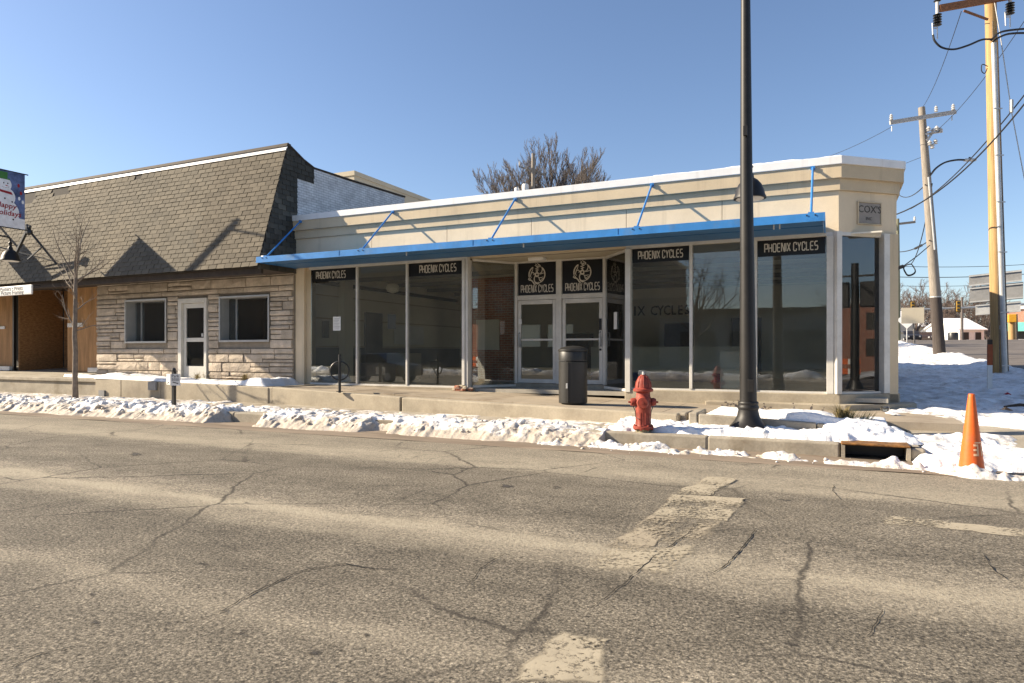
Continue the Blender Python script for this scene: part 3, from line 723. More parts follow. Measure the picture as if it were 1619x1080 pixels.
def emblem(c, r, xdir, up, parent, mt=None):
    x = Vector(xdir).normalized(); u = Vector(up).normalized(); n = x.cross(u); mb = MB(); k = 0
    def arc(r0, a0, a1, m=14, r1=None):
        r1 = r0 if r1 is None else r1
        return [((r0 + (r1-r0)*i/m) * math.cos(R(a0 + (a1-a0)*i/m)), (r0 + (r1-r0)*i/m) * math.sin(R(a0 + (a1-a0)*i/m))) for i in range(m+1)]
    def Q(px, py): return ((px - 1312) / 225, (375 - py) / 225)
    S = [(arc(.93, 55, -68), [.05]+[.13]*13+[.05]), (arc(.93, 118, 195), [.05]+[.14]*13+[.08]),
         (arc(.19, 0, 350, 18), .16),
         ([Q(1440,190),Q(1455,260),Q(1440,320),Q(1370,365)], [.05,.09,.09,.05]), ([Q(1500,345),Q(1440,355),Q(1385,370)], [.05,.09,.05]),
         ([Q(1215,190),Q(1195,270),Q(1165,330),Q(1140,400),Q(1165,450)], [.04,.08,.09,.09,.05]), ([Q(1165,330),Q(1215,320),Q(1250,355),Q(1215,375)], [.06,.08,.08,.05]),
         ([Q(1105,440),Q(1090,480),Q(1115,500),Q(1170,512),Q(1215,560),Q(1240,605),Q(1280,620)], [.06,.12,.13,.12,.13,.13,.05]), ([Q(1105,440),Q(1140,470),Q(1150,500)], .07),
         ([Q(1262,410),Q(1240,470),Q(1245,520),Q(1275,580),Q(1330,602),Q(1405,570)], [.1,.12,.12,.13,.13,.04]), ([Q(1285,560),Q(1320,575),Q(1370,560)], .06),
         ([Q(1335,420),Q(1370,460),Q(1385,520),Q(1430,545)], [.06,.1,.1,.06]), ([Q(1360,450),Q(1420,455),Q(1475,440)], [.05,.09,.04]), ([Q(1400,525),Q(1440,490),Q(1500,460)], .06),
         ([Q(1315,340),Q(1320,300),Q(1290,285),Q(1345,265),Q(1275,235),Q(1350,215),Q(1300,185),Q(1340,180),Q(1265,155),Q(1300,135),Q(1258,95)], [.14,.12,.1,.11,.1,.11,.1,.1,.07,.06,.02]),
         ([Q(1290,78),Q(1350,125),Q(1395,160),Q(1405,205)], [.02,.08,.11,.04]), ([Q(1330,150),Q(1370,190),Q(1395,180)], .06)]
    for pts, wd in S:
        k += 1
        mb.ribbon([Vector(c) + x*(p[0]*r) + u*(p[1]*r) for p in pts], n, [q*r for q in wd] if isinstance(wd, list) else wd*r, .0006*(k % 7))
    return mb.build('emblem', mt or M_LETTER, parent)
for a, b, z0, z1, th_, off in ((-13.04,-11.53,3.43,3.76,.205,-.12),(-9.86,-8.26,3.43,3.76,.205,.06),(-3.98,-2.75,3.455,3.76,.185,0),(-1.36,-.10,3.435,3.76,.185,0)):
    sg = MB().box(a, b, 14.826, 14.834, z0, z1).build('window_sign', M_BLACK, shop)
    w_ = (b - a) * (.68 if a < -5 else .80)
    stroke_text('PHOENIX CYCLES', ((a+b)/2 + off, 14.8255, (z0+z1)/2 + .005), th_, w_, (1,0,0), (0,0,1), sg)
for a, b in ((-7.296,-6.24),(-6.08,-5.025)):
    sg = MB().box(a+.01, b-.01, 15.985, 16.0, 2.94, 3.755).build('window_sign', M_BLACK, shop)
    stroke_text('PHOENIX CYCLES', ((a+b)/2, 15.984, 3.10), .20, .90, (1,0,0), (0,0,1), sg)
    emblem(((a+b)/2, 15.984, 3.455), .235, (1,0,0), (0,0,1), sg)
# papers stuck to the panes
for x, z, y in ((-12.20, 2.26, 14.834), (-10.42, 2.28, 14.86)):
    pn = MB().box(x-.13, x+.13, y, y+.002, z-.19, z+.19).build('notice', M_SIGNW if x < -12 else M_GREY, shop)
    lm = MB()
    for k in range(7): lm.box(x-.1, x+.1-(k*37 % 5)*.015, y-.0012, y-.0004, z+.13-k*.042, z+.138-k*.042)
    lm.build('print_line', M_GREY, pn)
slab((-4.62,15.545),(-4.50,15.40), .004, 2.02, 2.42).build('notice', M_SIGNW, shop)

# ---- the room behind the glass
MB().box(-13.5, 1.0, 14.95, 29.5, .50, .585).build('shop_floor', M_ROOMF, shop)
MB().box(-13.5, .98, 16.35, 29.5, 3.80, 3.83).build('shop_ceiling', M_ROOMC, shop)
for a, b in ((-13.5,-8.45),(-3.75,.9)): MB().box(a, b, 14.96, 16.34, 3.80, 3.83).build('shop_ceiling', M_ROOMC, shop)
MB().box(-13.55, -13.4, 14.95, 29.5, .55, 3.8).build('inner_wall', M_ROOMW, shop)
holed(-13.4, 1.0, .585, 3.8, 25.4, 25.55, [(-12.6,-10.6,1.7,2.6),(-10.3,-9.2,1.7,2.6)]).build('inner_wall', M_ROOMW, shop)
mt_, nt_, b_ = newmat('whitened_glass'); tl_ = nd(nt_, 'ShaderNodeBsdfTranslucent'); tl_.inputs[0].default_value = (.62,.62,.58,1)
nt_.links.new(tl_.outputs[0], [n for n in nt_.nodes if n.type == 'OUTPUT_MATERIAL'][0].inputs[0])
for a, b in ((-12.6,-10.6),(-10.3,-9.2)): MB().box(a+.002, b-.002, 25.47, 25.48, 1.702, 2.598).build('added_rear_pane', mt_, shop)  # rear windows added so more sky light reaches the room
# left inner wall: wainscot, trims, a pilaster, boards and a service door
MB().box(-13.399, -13.36, 14.97, 25.3, .586, 1.62).build('wainscot', M_GREY, shop)
for z0 in (1.63, 2.45, 3.12): MB().box(-13.399, -13.37, 14.97, 25.3, z0, z0+.04).build('wall_trim', M_BEIGE, shop)
MB().box(-13.399, -13.34, 14.97, 25.3, 3.45, 3.56).build('pipe_run', M_STEELBLK, shop)
MB().box(-13.399, -13.15, 16.35, 16.75, .586, 3.79).build('pilaster', M_ROOMW, shop)
MB().box(-13.399, -13.33, 17.6, 18.5, .59, 2.75).build('service_door', M_GREY, shop)
MB().box(-13.365, -13.33, 19.2, 21.0, 1.75, 2.40).build('notice_board', M_SIGNW, shop)
MB().box(-13.365, -13.32, 15.6, 15.85, 1.9, 2.4).build('meter_box', M_GREY, shop)
for k in range(3): MB().box(-13.2 + .1*k, -12.4 + .05*k, 17.0 + 1.4*k, 17.9 + 1.4*k, .586, 1.15 + .3*(k % 2)).build('packing_box', M_BEIGE if k % 2 else M_GREY, shop)
MB().lathe([(.01,3.2),(.16,3.25),(.2,3.35),(.16,3.45),(.01,3.5)], (-11.6,16.6,0), 16).build('globe_lamp', M_ROOMW, shop, True)
MB().box(-10.55, -8.75, 19.0, 19.3, .586, 3.8).build('brick_wall', M_RBRICK, shop)
MB().box(-10.1, -9.3, 18.96, 19.0, 1.55, 2.5).build('wall_panel', M_ROOMW, shop)
MB().box(-12.4, -11.9, 22, 22.5, .586, 3.8).build('column', M_ROOMW, shop)
MB().box(-13.4, -3.9, 23.5, 23.7, 3.35, 3.8).build('ceiling_beam', M_ROOMC, shop)
for k in range(4): MB().box(-13.38, .9, 17.3 + 2*k, 17.42 + 2*k, 3.68, 3.80).build('ceiling_beam', M_GREY, shop)
MB().box(-7.0, -2.0, 21.0, 21.8, .586, 1.65).build('counter', M_ROOMW, shop)
MB().box(-7.0, -2.0, 20.97, 20.999, .586, .85).build('counter_base', pm('blue_trim', (.03,.07,.2), .1, 2, .6, 0), shop)
MB().box(-2.5, -1.9, 17.6, 18.2, .586, 1.5).build('cabinet', M_ROOMW, shop)
MB().box(-5.3, -4.4, 24.0, 24.6, .586, 2.5).build('cupboard', M_DARK, shop)
MB().box(-9.5, -8.3, 24.6, 25.2, .586, 2.2).build('cupboard', M_DARK, shop)
MB().box(-3.2, -2.2, 25.3, 25.39, .7, 2.7).build('back_door', M_GREY, shop)
xI, xS = wx(1004, 25.38), wx(1086, 25.38); pc = (xS - xI) / 8
for k, ch_ in enumerate('PHOENIX CYCLES'):
    if ch_ != ' ': text('wall_letter', ch_, .50, (xS - (13 - k) * pc, 25.38, 3.02), (1,0,0), (0,0,1), M_BLACK, shop, .012, .8, bold=.006)

# ================================================================== THE STONE-FRONTED BUILDING WITH THE MANSARD
sb = thing('stone_shop', 'shingled mansard building with pale stone front and boarded up porch', 'building', (-20, 14.78, .6))
HO = [(-20.62,-18.76,1.81,3.12), (-18.19,-16.97,.50,3.12), (-16.42,-14.52,1.82,3.09)]
sw = holed(-22.1, -13.62, .4, 3.9, 14.75, 15.05, HO).build('stone_wall', M_MORT, sb)
rng = random.Random(11)
z = .56; nst = 0
def stone(x0, x1, z0, z1, y):
    nxs = max(2, int((x1-x0)/.16)); mb = MB(); e = .011
    x0 += e; x1 -= e; z0 += e; z1 -= e
    pr = rng.uniform(.0, .035)
    for i in range(nxs+1):
        x = x0 + (x1-x0)*i/nxs
        edge = .012 if i in (0, nxs) else 0
        zm = (z0+z1)/2 + rng.uniform(-.2,.2)*(z1-z0)
        mb.v += [(x, y+.05, z0), (x, y - pr - .004 + edge, z0 + .004), (x + rng.uniform(-.02,.02)*(edge == 0), y - pr - rng.uniform(.006,.026) + edge, zm),
                 (x, y - pr - rng.uniform(.0,.012) + edge, z1 - .004), (x, y+.05, z1)]
    for i in range(nxs):
        for k in range(4): mb.f.append((5*i+k, 5*i+5+k, 5*i+6+k, 5*i+k+1))
    mb.f += [(0,1,2,3,4)[::-1], tuple(5*nxs + k for k in range(5))]
    mb.build('stone', M_STONE, sw)
while z < 3.72:
    h = rng.choice([.16,.21,.25,.13,.28,.19]); h = min(h, 3.80 - z)
    x = -22.1
    while x < -13.63:
        L = rng.uniform(.45, 1.35); x1 = min(x + L, -13.63)
        if -13.63 - x1 < .25: x1 = -13.63
        zc = z + h/2
        for hx0, hx1, hz0, hz1 in HO:
            if hz0 - h*.45 < zc < hz1 + h*.45:
                if x < hx0 - .04 < x1 - .0 and x1 > hx0 - .04: x1 = hx0 - .04
                elif hx0 - .05 <= x < hx1 + .04: x = hx1 + .04; x1 = min(x + L * .6, -13.63)
        for hx0, hx1, hz0, hz1 in HO:
            if hz0 - h*.45 < zc < hz1 + h*.45 and x < hx0 - .04 < x1: x1 = hx0 - .04
        if x1 - x > .08:
            if h > .18 and rng.random() < .38:
                hh = h * rng.uniform(.35, .65); stone(x, x1, z, z+hh, 14.72)
                xm = x + (x1-x) * rng.uniform(.3,.7)
                if x1 - x > .7: stone(x, xm, z+hh, z+h, 14.715); stone(xm, x1, z+hh, z+h, 14.72)
                else: stone(x, x1, z+hh, z+h, 14.715)
            else: stone(x, x1, z, z+h, 14.715 + rng.uniform(-.008,.01))
        x = x1 if x1 > x else x + .1
    z += h
for (a, b, c, d) in (HO[0], HO[2]):
    fr = MB()
    fr.box(a-.035, b+.035, 14.66, 14.70, c-.04, c+.01).box(a-.035, b+.035, 14.66, 14.70, d-.01, d+.04)
    fr.box(a-.035, a+.012, 14.66, 14.70, c+.012, d-.012).box(b-.012, b+.035, 14.66, 14.70, c+.012, d-.012)
    wf = fr.build('window', M_ALU, sb)
    ln = MB().box(a+.001, a+.02, 14.70, 15.04, c, d).box(b-.02, b-.001, 14.70, 15.04, c, d).box(a+.021, b-.021, 14.70, 15.04, c+.001, c+.02).box(a+.021, b-.021, 14.70, 15.04, d-.02, d-.001)
    ln.build('frame', M_ALU, wf)
    MB().box(a+.3, a+.34, 14.99, 15.03, c+.02, d-.02).build('mullion', M_ALU, wf)
    MB().box(a+.022, b-.022, 15.0, 15.008, c+.022, d-.022).build('pane', M_GLASS, wf)
a, b = -18.19, -16.97
fr = MB().box(a, a+.14, 14.66, 14.9, .58, 3.12).box(b-.09, b, 14.66, 14.9, .58, 3.12).box(a+.141, b-.091, 14.66, 14.9, 2.98, 3.12)
df = fr.build('door_frame', M_WHITE, sb, bevel=.006)
dl = MB().box(a+.15, a+.27, 14.74, 14.79, .66, 2.97).box(b-.2, b-.1, 14.74, 14.79, .66, 2.97)
dl.box(a+.271, b-.201, 14.74, 14.79, 2.83, 2.97).box(a+.271, b-.201, 14.74, 14.79, 1.80, 1.92).box(a+.271, b-.201, 14.74, 14.79, .66, 1.05)
dd = dl.build('door', M_WHITE, df, bevel=.004)
MB().box(a+.27, b-.2, 14.76, 14.768, 1.05, 2.83).build('door_glass', M_GLASS, df)
MB().box(b-.27, b-.2, 14.72, 14.739, 1.95, 2.05).build('lock', M_ALU, df)
# inside: dark rooms with a pale side wall
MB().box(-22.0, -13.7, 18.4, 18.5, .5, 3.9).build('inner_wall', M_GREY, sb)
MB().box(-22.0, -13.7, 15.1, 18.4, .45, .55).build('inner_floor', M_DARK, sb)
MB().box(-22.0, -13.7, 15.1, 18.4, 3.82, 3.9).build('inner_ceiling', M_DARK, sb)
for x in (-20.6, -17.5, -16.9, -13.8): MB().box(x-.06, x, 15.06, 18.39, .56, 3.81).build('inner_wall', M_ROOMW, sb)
# porch, boarded up
pf = MB(); pf.add([(-34,13.5,.70),(-22.1,13.45,.69),(-22.1,17.6,.9),(-34,17.6,.9)], [(0,1,2,3)]); pf.build('porch_floor', M_CONC2, sb)
def ply(a, b, z0, z1, mt=M_PLY, th=.018): return slab(a, b, th, z0, z1).build('plywood_board', mt, sb)
ply((-22.11, 15.18), (-23.25, 15.2), .95, 3.9); ply((-23.26, 15.2), (-24.45, 15.22), .80, 3.9, M_PLY)
ply((-24.47, 15.25), (-25.3, 16.9), .80, 3.9, M_PLY2); ply((-25.32, 16.9), (-27.45, 16.95), .80, 3.9, M_PLY2)
ply((-27.75, 15.3), (-29.0, 15.3), .80, 3.9); ply((-29.01, 15.3), (-31, 15.3), .80, 3.9)
MB().box(-27.74, -27.66, 15.22, 15.32, .8, 3.9).build('porch_post', M_STEELBLK, sb);
MB().box(-27.5, -27.46, 15.3, 16.9, .8, 3.9).build('plywood_board', M_PLY2, sb)
MB().box(-24.35, -23.55, 15.14, 15.19, 2.36, 2.50).build('address_plate', M_SIGNW, sb); MB().box(-28.8, -28.3, 15.24, 15.28, 2.36, 2.46).build('address_plate', M_SIGNW, sb)
MB().box(-23.1, -22.12, 15.05, 15.165, .80, .95).build('sill_board', M_SIGNW, sb)
MB().box(-29, -27.8, 15.15, 15.285, .80, .95).build('sill_board', M_SIGNW, sb)
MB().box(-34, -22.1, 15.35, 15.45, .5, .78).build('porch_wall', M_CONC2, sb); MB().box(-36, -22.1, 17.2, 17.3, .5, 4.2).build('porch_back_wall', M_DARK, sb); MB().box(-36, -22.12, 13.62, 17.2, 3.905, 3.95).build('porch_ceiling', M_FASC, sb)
# mansard: an underlay with every shingle laid on it
E0, E1 = Vector((0, 13.38, 3.74)), Vector((0, 14.47, 7.23)); sv = (E1 - E0); SL = sv.length; sv.normalize(); snv = Vector((0, -sv.z, sv.y))
XL, XR = -36.0, -13.6
ro = MB(); ro.add([(XL,13.39,3.74),(XR,13.39,3.74),(XR,14.48,7.23),(XL,14.48,7.23)], [(0,1,2,3)])
ro.add([(XL,14.49,7.21),(XR,14.49,7.21),(XR,15.5,6.8),(XL,15.5,6.8)], [(0,1,2,3)])
ro.add([(XL,13.42,3.73),(XR-.01,13.42,3.73),(XR-.01,15.2,3.73),(XL,15.2,3.73)], [(3,2,1,0)])
roof = ro.build('mansard_roof', M_FELT, sb)
SIDE = [(13.39,3.70),(14.47,7.22),(14.84,7.05),(15.54,6.79),(15.50,6.38),(14.84,6.38),(14.84,3.70)]
sd = MB(); sd.prism([(XR-.03, y, z) for y, z in SIDE], (.025,0,0)); side = sd.build('roof_side', M_FELT, sb)
MB().box(XL, XR-.03, 13.52, 13.60, 3.56, 3.84).build('eave_board', M_FASC, sb)
MB().box(XL, XR-.03, 13.605, 14.66, 3.68, 3.715).build('eave_soffit', M_FASC, sb)
fl = MB(); q = E1 - sv*.19; fl.prism([(XL, q.y-.03, q.z), (XL, E1.y-.03, E1.z-.06), (XL, E1.y+.0, E1.z-.06), (XL, q.y, q.z)], (XR-XL,0,0)); fl.build('ridge_flashing', M_COPE, roof)
fl = MB(); fl.prism([(XL, E1.y-.06, E1.z-.06), (XL, E1.y-.03, E1.z+.03), (XL, E1.y+.1, E1.z+.02), (XL, E1.y+.1, E1.z-.06)], (XR-XL+.02,0,0)); fl.build('ridge_cap', M_FASC, roof)
sides_edge = MB(); pts = [(XR-.01, 14.47, 7.25), (XR-.01, 14.84, 7.08), (XR-.01, 15.1, 6.96), (XR-.01, 15.54, 6.83), (XR-.01, 17.4, 6.87), (XR-.01, 20.2, 6.96)]
sides_edge.tube(pts, .035, 6).build('parapet_edge', M_FASC, sb)
ww = MB(); ww.prism([(XR-.25, y, z) for y, z in ((14.85,4.0),(14.85,6.38),(15.5,6.38),(15.54,6.79),(17.4,6.84),(20.2,6.93),(20.2,4.0))], (.235,0,0)); ww.build('brick_side_wall', M_WBRICK, sb)
shm = []
for k in range(6):
    r_ = random.Random(k); j = lambda a: r_.uniform(-a, a); W, H = .298, .165
    mb = MB()
    y0, y1 = j(.006), j(.006)
    mb.v = [(.004,y0,.015),(W/2,(y0+y1)/2+j(.004),.017+j(.003)),(W-.012,y1,.015+j(.003)),(W-.012,H,.001),(W/2,H,.001),(.004,H,.001),(.004,y0,.0),(W/2,(y0+y1)/2,.0),(W-.012,y1,.0)]
    mb.f = [(0,1,4,5),(1,2,3,4),(6,7,1,0),(7,8,2,1),(2,8,3),(0,5,6)]
    shm.append(mb.mesh('shingle'))
for me in shm: me.materials.append(M_SHING)
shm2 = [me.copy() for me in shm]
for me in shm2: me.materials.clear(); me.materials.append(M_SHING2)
EX = .142; rows = int((SL - .17) / EX); rest = MB(); n_ind = 0
ML = Matrix(((1,0,0),(0,sv.y,snv.y),(0,sv.z,snv.z))).to_4x4()
missing = [(44,312,.4),(97,296,.45),(219,279,.26)]
rngs = random.Random(5)
for r_ in range(rows):
    c = 0; x = XR - .3 * (1 + (r_ % 2) * .5)
    if r_ % 2: x = XR - .15
    x = XR - (.3 if r_ % 2 == 0 else .15)
    while x > XL + .3:
        wd = .3
        base = E0 + sv * (r_ * EX + rngs.uniform(-.004,.004)) + snv * .004; pos = Vector((x + rngs.uniform(-.004,.004), base.y, base.z))
        Zd = dep(pos.x, pos.y); ppx = CX + F * (pos.x*CS + pos.y*SN) / Zd; ppy = HZ - F * (pos.z + .07 - CH) / Zd
        if any(abs(ppx + 7 - mx) < ms*32 and abs(ppy - my) < ms*30 for mx, my, ms in missing): x -= .3; continue
        lift = Matrix.Rotation(R(rngs.choice([0,0,0,0,0,1,1.5,3]) ), 4, 'X') @ Matrix.Rotation(R(rngs.uniform(-.8,.8)), 4, 'Z')
        half = Matrix.Diagonal((.5,1,1,1)) if (r_ % 2 and x > XR - .16) else Matrix.Identity(4)
        M_ = Matrix.Translation(pos) @ ML @ lift @ half
        k = rngs.randrange(6)
        if n_ind < 232 and x > XR - 2.75:
            n_ind += 1; o = bpy.data.objects.new('shingle', shm[k]); C.objects.link(o); o.parent = roof
            o.matrix_parent_inverse = Matrix.Translation(-sb.location) @ Matrix.Translation(sb.location); o.matrix_basis = M_
        else: rest.add([M_ @ v.co for v in shm[k].vertices], [tuple(p.vertices) for p in shm[k].polygons])
        x -= .3
m_, nt_, b_ = newmat('shingle_field'); v_ = coords(nt_)
geo = nd(nt_, 'ShaderNodeNewGeometry')
c_ = ramp(nt_, tex(nt_, .5, 5, .6, v_).outputs[0], [(.35, (.125,.11,.083)), (.65, (.163,.138,.10))])
c_ = mix(nt_, c_, ramp(nt_, geo.outputs['Random Per Island'], [(0, .78), (1, 1.1)]), 1.0, 'MULTIPLY')
n_ = tex(nt_, 120, 3, .6, v_); c_ = mix(nt_, c_, ramp(nt_, n_.outputs[0], [(.3, .8), (.7, 1.05)]), .8, 'MULTIPLY')
nt_.links.new(c_, b_.inputs['Base Color']); b_.inputs['Roughness'].default_value = .92; bumpn(nt_, b_, n_.outputs[0], .5, .005)
tag(rest.build('shingle_field', m_, roof), kind='stuff')
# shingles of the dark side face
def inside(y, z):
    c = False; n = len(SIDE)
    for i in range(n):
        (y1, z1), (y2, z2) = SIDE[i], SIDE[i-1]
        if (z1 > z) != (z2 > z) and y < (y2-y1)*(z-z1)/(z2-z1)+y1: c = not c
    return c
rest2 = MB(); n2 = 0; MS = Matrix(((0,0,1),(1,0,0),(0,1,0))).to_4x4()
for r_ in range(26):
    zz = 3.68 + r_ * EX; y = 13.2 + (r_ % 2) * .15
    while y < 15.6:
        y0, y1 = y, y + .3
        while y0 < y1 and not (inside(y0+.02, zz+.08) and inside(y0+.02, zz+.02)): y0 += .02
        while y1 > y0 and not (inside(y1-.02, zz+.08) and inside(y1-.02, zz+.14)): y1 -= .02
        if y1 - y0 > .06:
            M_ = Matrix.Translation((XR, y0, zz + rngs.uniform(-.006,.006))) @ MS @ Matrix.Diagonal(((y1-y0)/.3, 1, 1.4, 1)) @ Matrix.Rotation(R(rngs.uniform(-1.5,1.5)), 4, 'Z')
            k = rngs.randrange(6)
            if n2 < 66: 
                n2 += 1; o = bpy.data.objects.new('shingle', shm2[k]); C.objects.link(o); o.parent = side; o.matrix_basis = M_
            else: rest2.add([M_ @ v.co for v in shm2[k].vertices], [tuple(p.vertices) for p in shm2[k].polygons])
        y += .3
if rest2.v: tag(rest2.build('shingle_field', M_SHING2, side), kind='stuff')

# ================================================================== BUILDING BEHIND
bb = thing('warehouse', 'plain beige flat roofed building rising behind the white brick side wall', 'building', (-26, 30, 0))
bx_ = wx(560, 30); bz_ = wz(560, 270, 30)
MB().box(bx_-14, bx_, 30, 52, 0, bz_ - .25).build('wall', M_BEIGE, bb)
MB().box(bx_-14.05, bx_+.05, 29.95, 52.05, bz_-.25, bz_).build('parapet_cap', M_BEIGE, bb)

# ================================================================== STREET FURNITURE
def bell_lamp(mb, c, r=.26):
    x, y, z = c   # z = rim height
    mb.lathe([(r,0),(r*1.0,.02),(r*.93,.06),(r*.86,.14),(r*.72,.23),(r*.5,.30),(r*.26,.345),(r*.24,.40),(r*.15,.43),(r*.15,.50),(r*.22,.53),(r*.1,.58),(.01,.64)], (x,y,z), 24)
    return mb
def street_lamp(label, X, Y, Z0, H, banner, lamp_z, lamp_y, base_r=.29, lean=0.0):
    t = thing('street_lamp', label, 'street lamp', (X, Y, Z0), 'tall dark lamp posts along the kerb')
    p = MB().lathe([(base_r*1.02,0),(base_r*1.02,.03),(base_r*.9,.06),(base_r*.74,.12),(base_r*.6,.2),(base_r*.53,.29),(base_r*.53,.31)], (X,Y,Z0), 28).build('base', M_BRONZE, t, True)
    MB().lathe([(base_r*.55,.31),(base_r*.57,.33),(base_r*.57,.35),(base_r*.53,.37),(base_r*.53,.39),(base_r*.55,.41),(base_r*.52,.43)], (X,Y,Z0), 28).build('collar', M_BRONZE, t, True)
    s_ = MB(); s_.tube([(X,Y,Z0+.40),(X+lean*.25,Y,Z0+2.2),(X+lean*.6,Y,Z0+4.2),(X+lean,Y,Z0+H)], [.132,.114,.094,.056], 24); s_.build('shaft', M_BRONZE, t, True)
    xl = X + lean*.55
    a = MB(); zt = lamp_z + .66
    a.tube([(xl, Y+.08, zt-.30), (xl, Y+.22, zt-.05), (xl, Y+.45, zt+.06), (xl, lamp_y-.03, zt+.04), (xl, lamp_y, zt-.04), (xl, lamp_y, lamp_z+.5)], .025, 10)
    a.build('arm', M_BRONZE, t, True)
    l = bell_lamp(MB(), (xl, lamp_y, lamp_z)).build('lamp_shade', M_BRONZE, t, True)
    MB().lathe([(.22,-.01),(.22,0.0),(.05,.004)], (xl, lamp_y, lamp_z), 20).build('lamp_glass', M_SIGNW, l, True)
    # street-side head on a long arm at the top
    if banner or True:
        tp = MB().tube([(X+lean, Y, Z0+H-.25), (X+lean, Y-.5, Z0+H+.2), (X+lean, Y-1.5, Z0+H+.35)], .035, 10); tp.build('top_arm', M_BRONZE, t, True)
        MB().box(X+lean-.16, X+lean+.16, Y-2.0, Y-1.4, Z0+H+.28, Z0+H+.40).build('lamp_head', M_BRONZE, t, bevel=.04)
    MB().lathe([(.07,0),(.075,.04),(.03,.10),(.045,.15),(.02,.2)], (X+lean,Y,Z0+H), 14).build('finial', M_BRONZE, t, True)
    return t
lx, ly, _ = gnd(1183, 684, .2)
lamp = street_lamp('tall bronze street lamp in front of the snowy planter and shop windows', lx, ly, .265, 9.0, False, 4.03, ly + .5, lean=-.05)
MB().box(lx-.06, lx+.0, ly-.155, ly-.10, 4.9, 5.05).build('bracket_bolt', M_BRONZE, lamp)
X2 = wx(-30, 11.4)
lamp2 = street_lamp('bronze street lamp carrying the snowman banner, at the left edge', X2, 11.4, .19, 9.0, True, 4.22, 12.18, base_r=.27)
hv = Vector((SN, -CS, 0)) * .131; MB().box(lx+hv.x-.05, lx+hv.x+.05, ly+hv.y-.012, ly+hv.y+.012, .85, 1.05).build('hand_hole_cover', M_BRONZE, lamp, bevel=.008)
# banner of the left lamp, hung on two rods reaching over the pavement
bn = MB().tube([(X2, 11.4, 6.91), (X2, 12.68, 6.91)], .018, 8).tube([(X2, 11.4, 5.21), (X2, 12.68, 5.21)], .018, 8).build('banner_rod', M_STEELBLK, lamp2)
by0, by1, bz0, bz1 = 11.58, 12.58, 5.22, 6.90
def flat(name, poly, off, mt, parent):
    poly = [(y, z if name == 'printed_ground' else bz0 + (z - 4.98)*1.143) for y, z in poly]
    mb = MB(); mb.v = [(X2 + .012 + off, y, z) for y, z in poly]; mb.f = [tuple(range(len(poly)))]
    o = mb.build(name, mt, parent)
    if o.data.polygons[0].normal.x < 0: o.data.flip_normals()
    return o
ban = thing('holiday_banner', 'blue holiday banner with a snowman and red lettering, at the left edge', 'banner', (X2, 12.1, 4.98))
MB().box(X2-.006, X2+.011, by0, by1, bz0, bz1).build('banner_cloth', pm('banner_blue', (.06,.09,.20), .3, 2.5, .8, .1, 30, tint=(.16,.22,.42)), ban)
M_BS = pm('banner_snow', (.82,.83,.86), .12, 6, .8, .05, 30)
def disc(cy, cz, ry, rz, n=28): return [(cy + ry*math.cos(2*math.pi*k/n), cz + rz*math.sin(2*math.pi*k/n)) for k in range(n)]
flat('printed_ground', [(by0, bz0+.003), (by1, bz0+.003), (by1, bz0+.30), (12.2, bz0+.34), (by0, bz0+.2)], .002, M_BS, ban)
flat('printed_body', disc(12.08, 5.36, .34, .34), .003, M_BS, ban); flat('printed_body', disc(12.06, 5.77, .25, .24), .004, M_BS, ban); flat('printed_body', disc(12.02, 6.09, .185, .18), .005, M_BS, ban)
flat('printed_hat', [(11.84,6.22),(12.16,6.22),(12.16,6.25),(12.09,6.25),(12.10,6.41),(11.88,6.41),(11.88,6.25),(11.84,6.25)], .0065, pm('hat_green', (.06,.20,.05), .2, 5, .8, 0), ban)
M_PR = pm('print_dark', (.03,.02,.03), .1, 5, .8, 0); M_PRR = pm('print_red', (.32,.02,.03), .15, 5, .8, 0)
for cy, cz in ((11.99,6.12),(12.10,6.12)): flat('printed_eye', disc(cy, cz, .018, .022, 10), .0065, M_PR, ban)
for k in range(5): flat('printed_mouth', disc(11.95 + .04*k, 6.02 - .012*(2-abs(k-2)), .009, .009, 8), .0066, M_PR, ban)
flat('printed_nose', [(12.04,6.08),(12.15,6.05),(12.04,6.05)], .0066, M_PRR, ban)
flat('printed_scarf', [(11.85,5.94),(12.2,5.91),(12.24,5.84),(11.87,5.88)], .0064, M_PRR, ban)
for cy, cz in ((12.02,5.72),(12.22,5.66),(12.25,5.2)): flat('printed_button', disc(cy, cz, .024, .024, 10), .0066, M_PR, ban)
for cy, cz in ((12.40,6.12),(12.47,5.93),(12.42,5.78),(12.52,5.7)):
    flat('printed_ornament', disc(cy, cz, .035, .05, 12), .003, M_PRR if cz > 5.9 else M_BS, ban)
text('banner_lettering', 'Happy', .215, (X2+.0185, 12.04, 5.86), (0,1,0), (0,0,1), M_PRR, ban, .0005, 1.05, .15, bold=.004)
text('banner_lettering', 'Holidays', .215, (X2+.0185, 12.08, 5.64), (0,1,0), (0,0,1), M_PRR, ban, .0005, 1.05, .15, bold=.004)
ps = thing('shadow_board', 'plain dark board added out of view to shade the roof, past the left edge', 'sign', (-26.4, 12.8, 5.5))
MB().box(-26.46, -26.38, 12.1, 13.2, 5.3, 6.15).build('board', M_FASC, ps); MB().box(-26.44, -26.40, 13.2, 14.2, 5.9, 5.96).build('bracket', M_STEELBLK, ps)  # unseen board, added only to throw a shadow on the mansard's left end

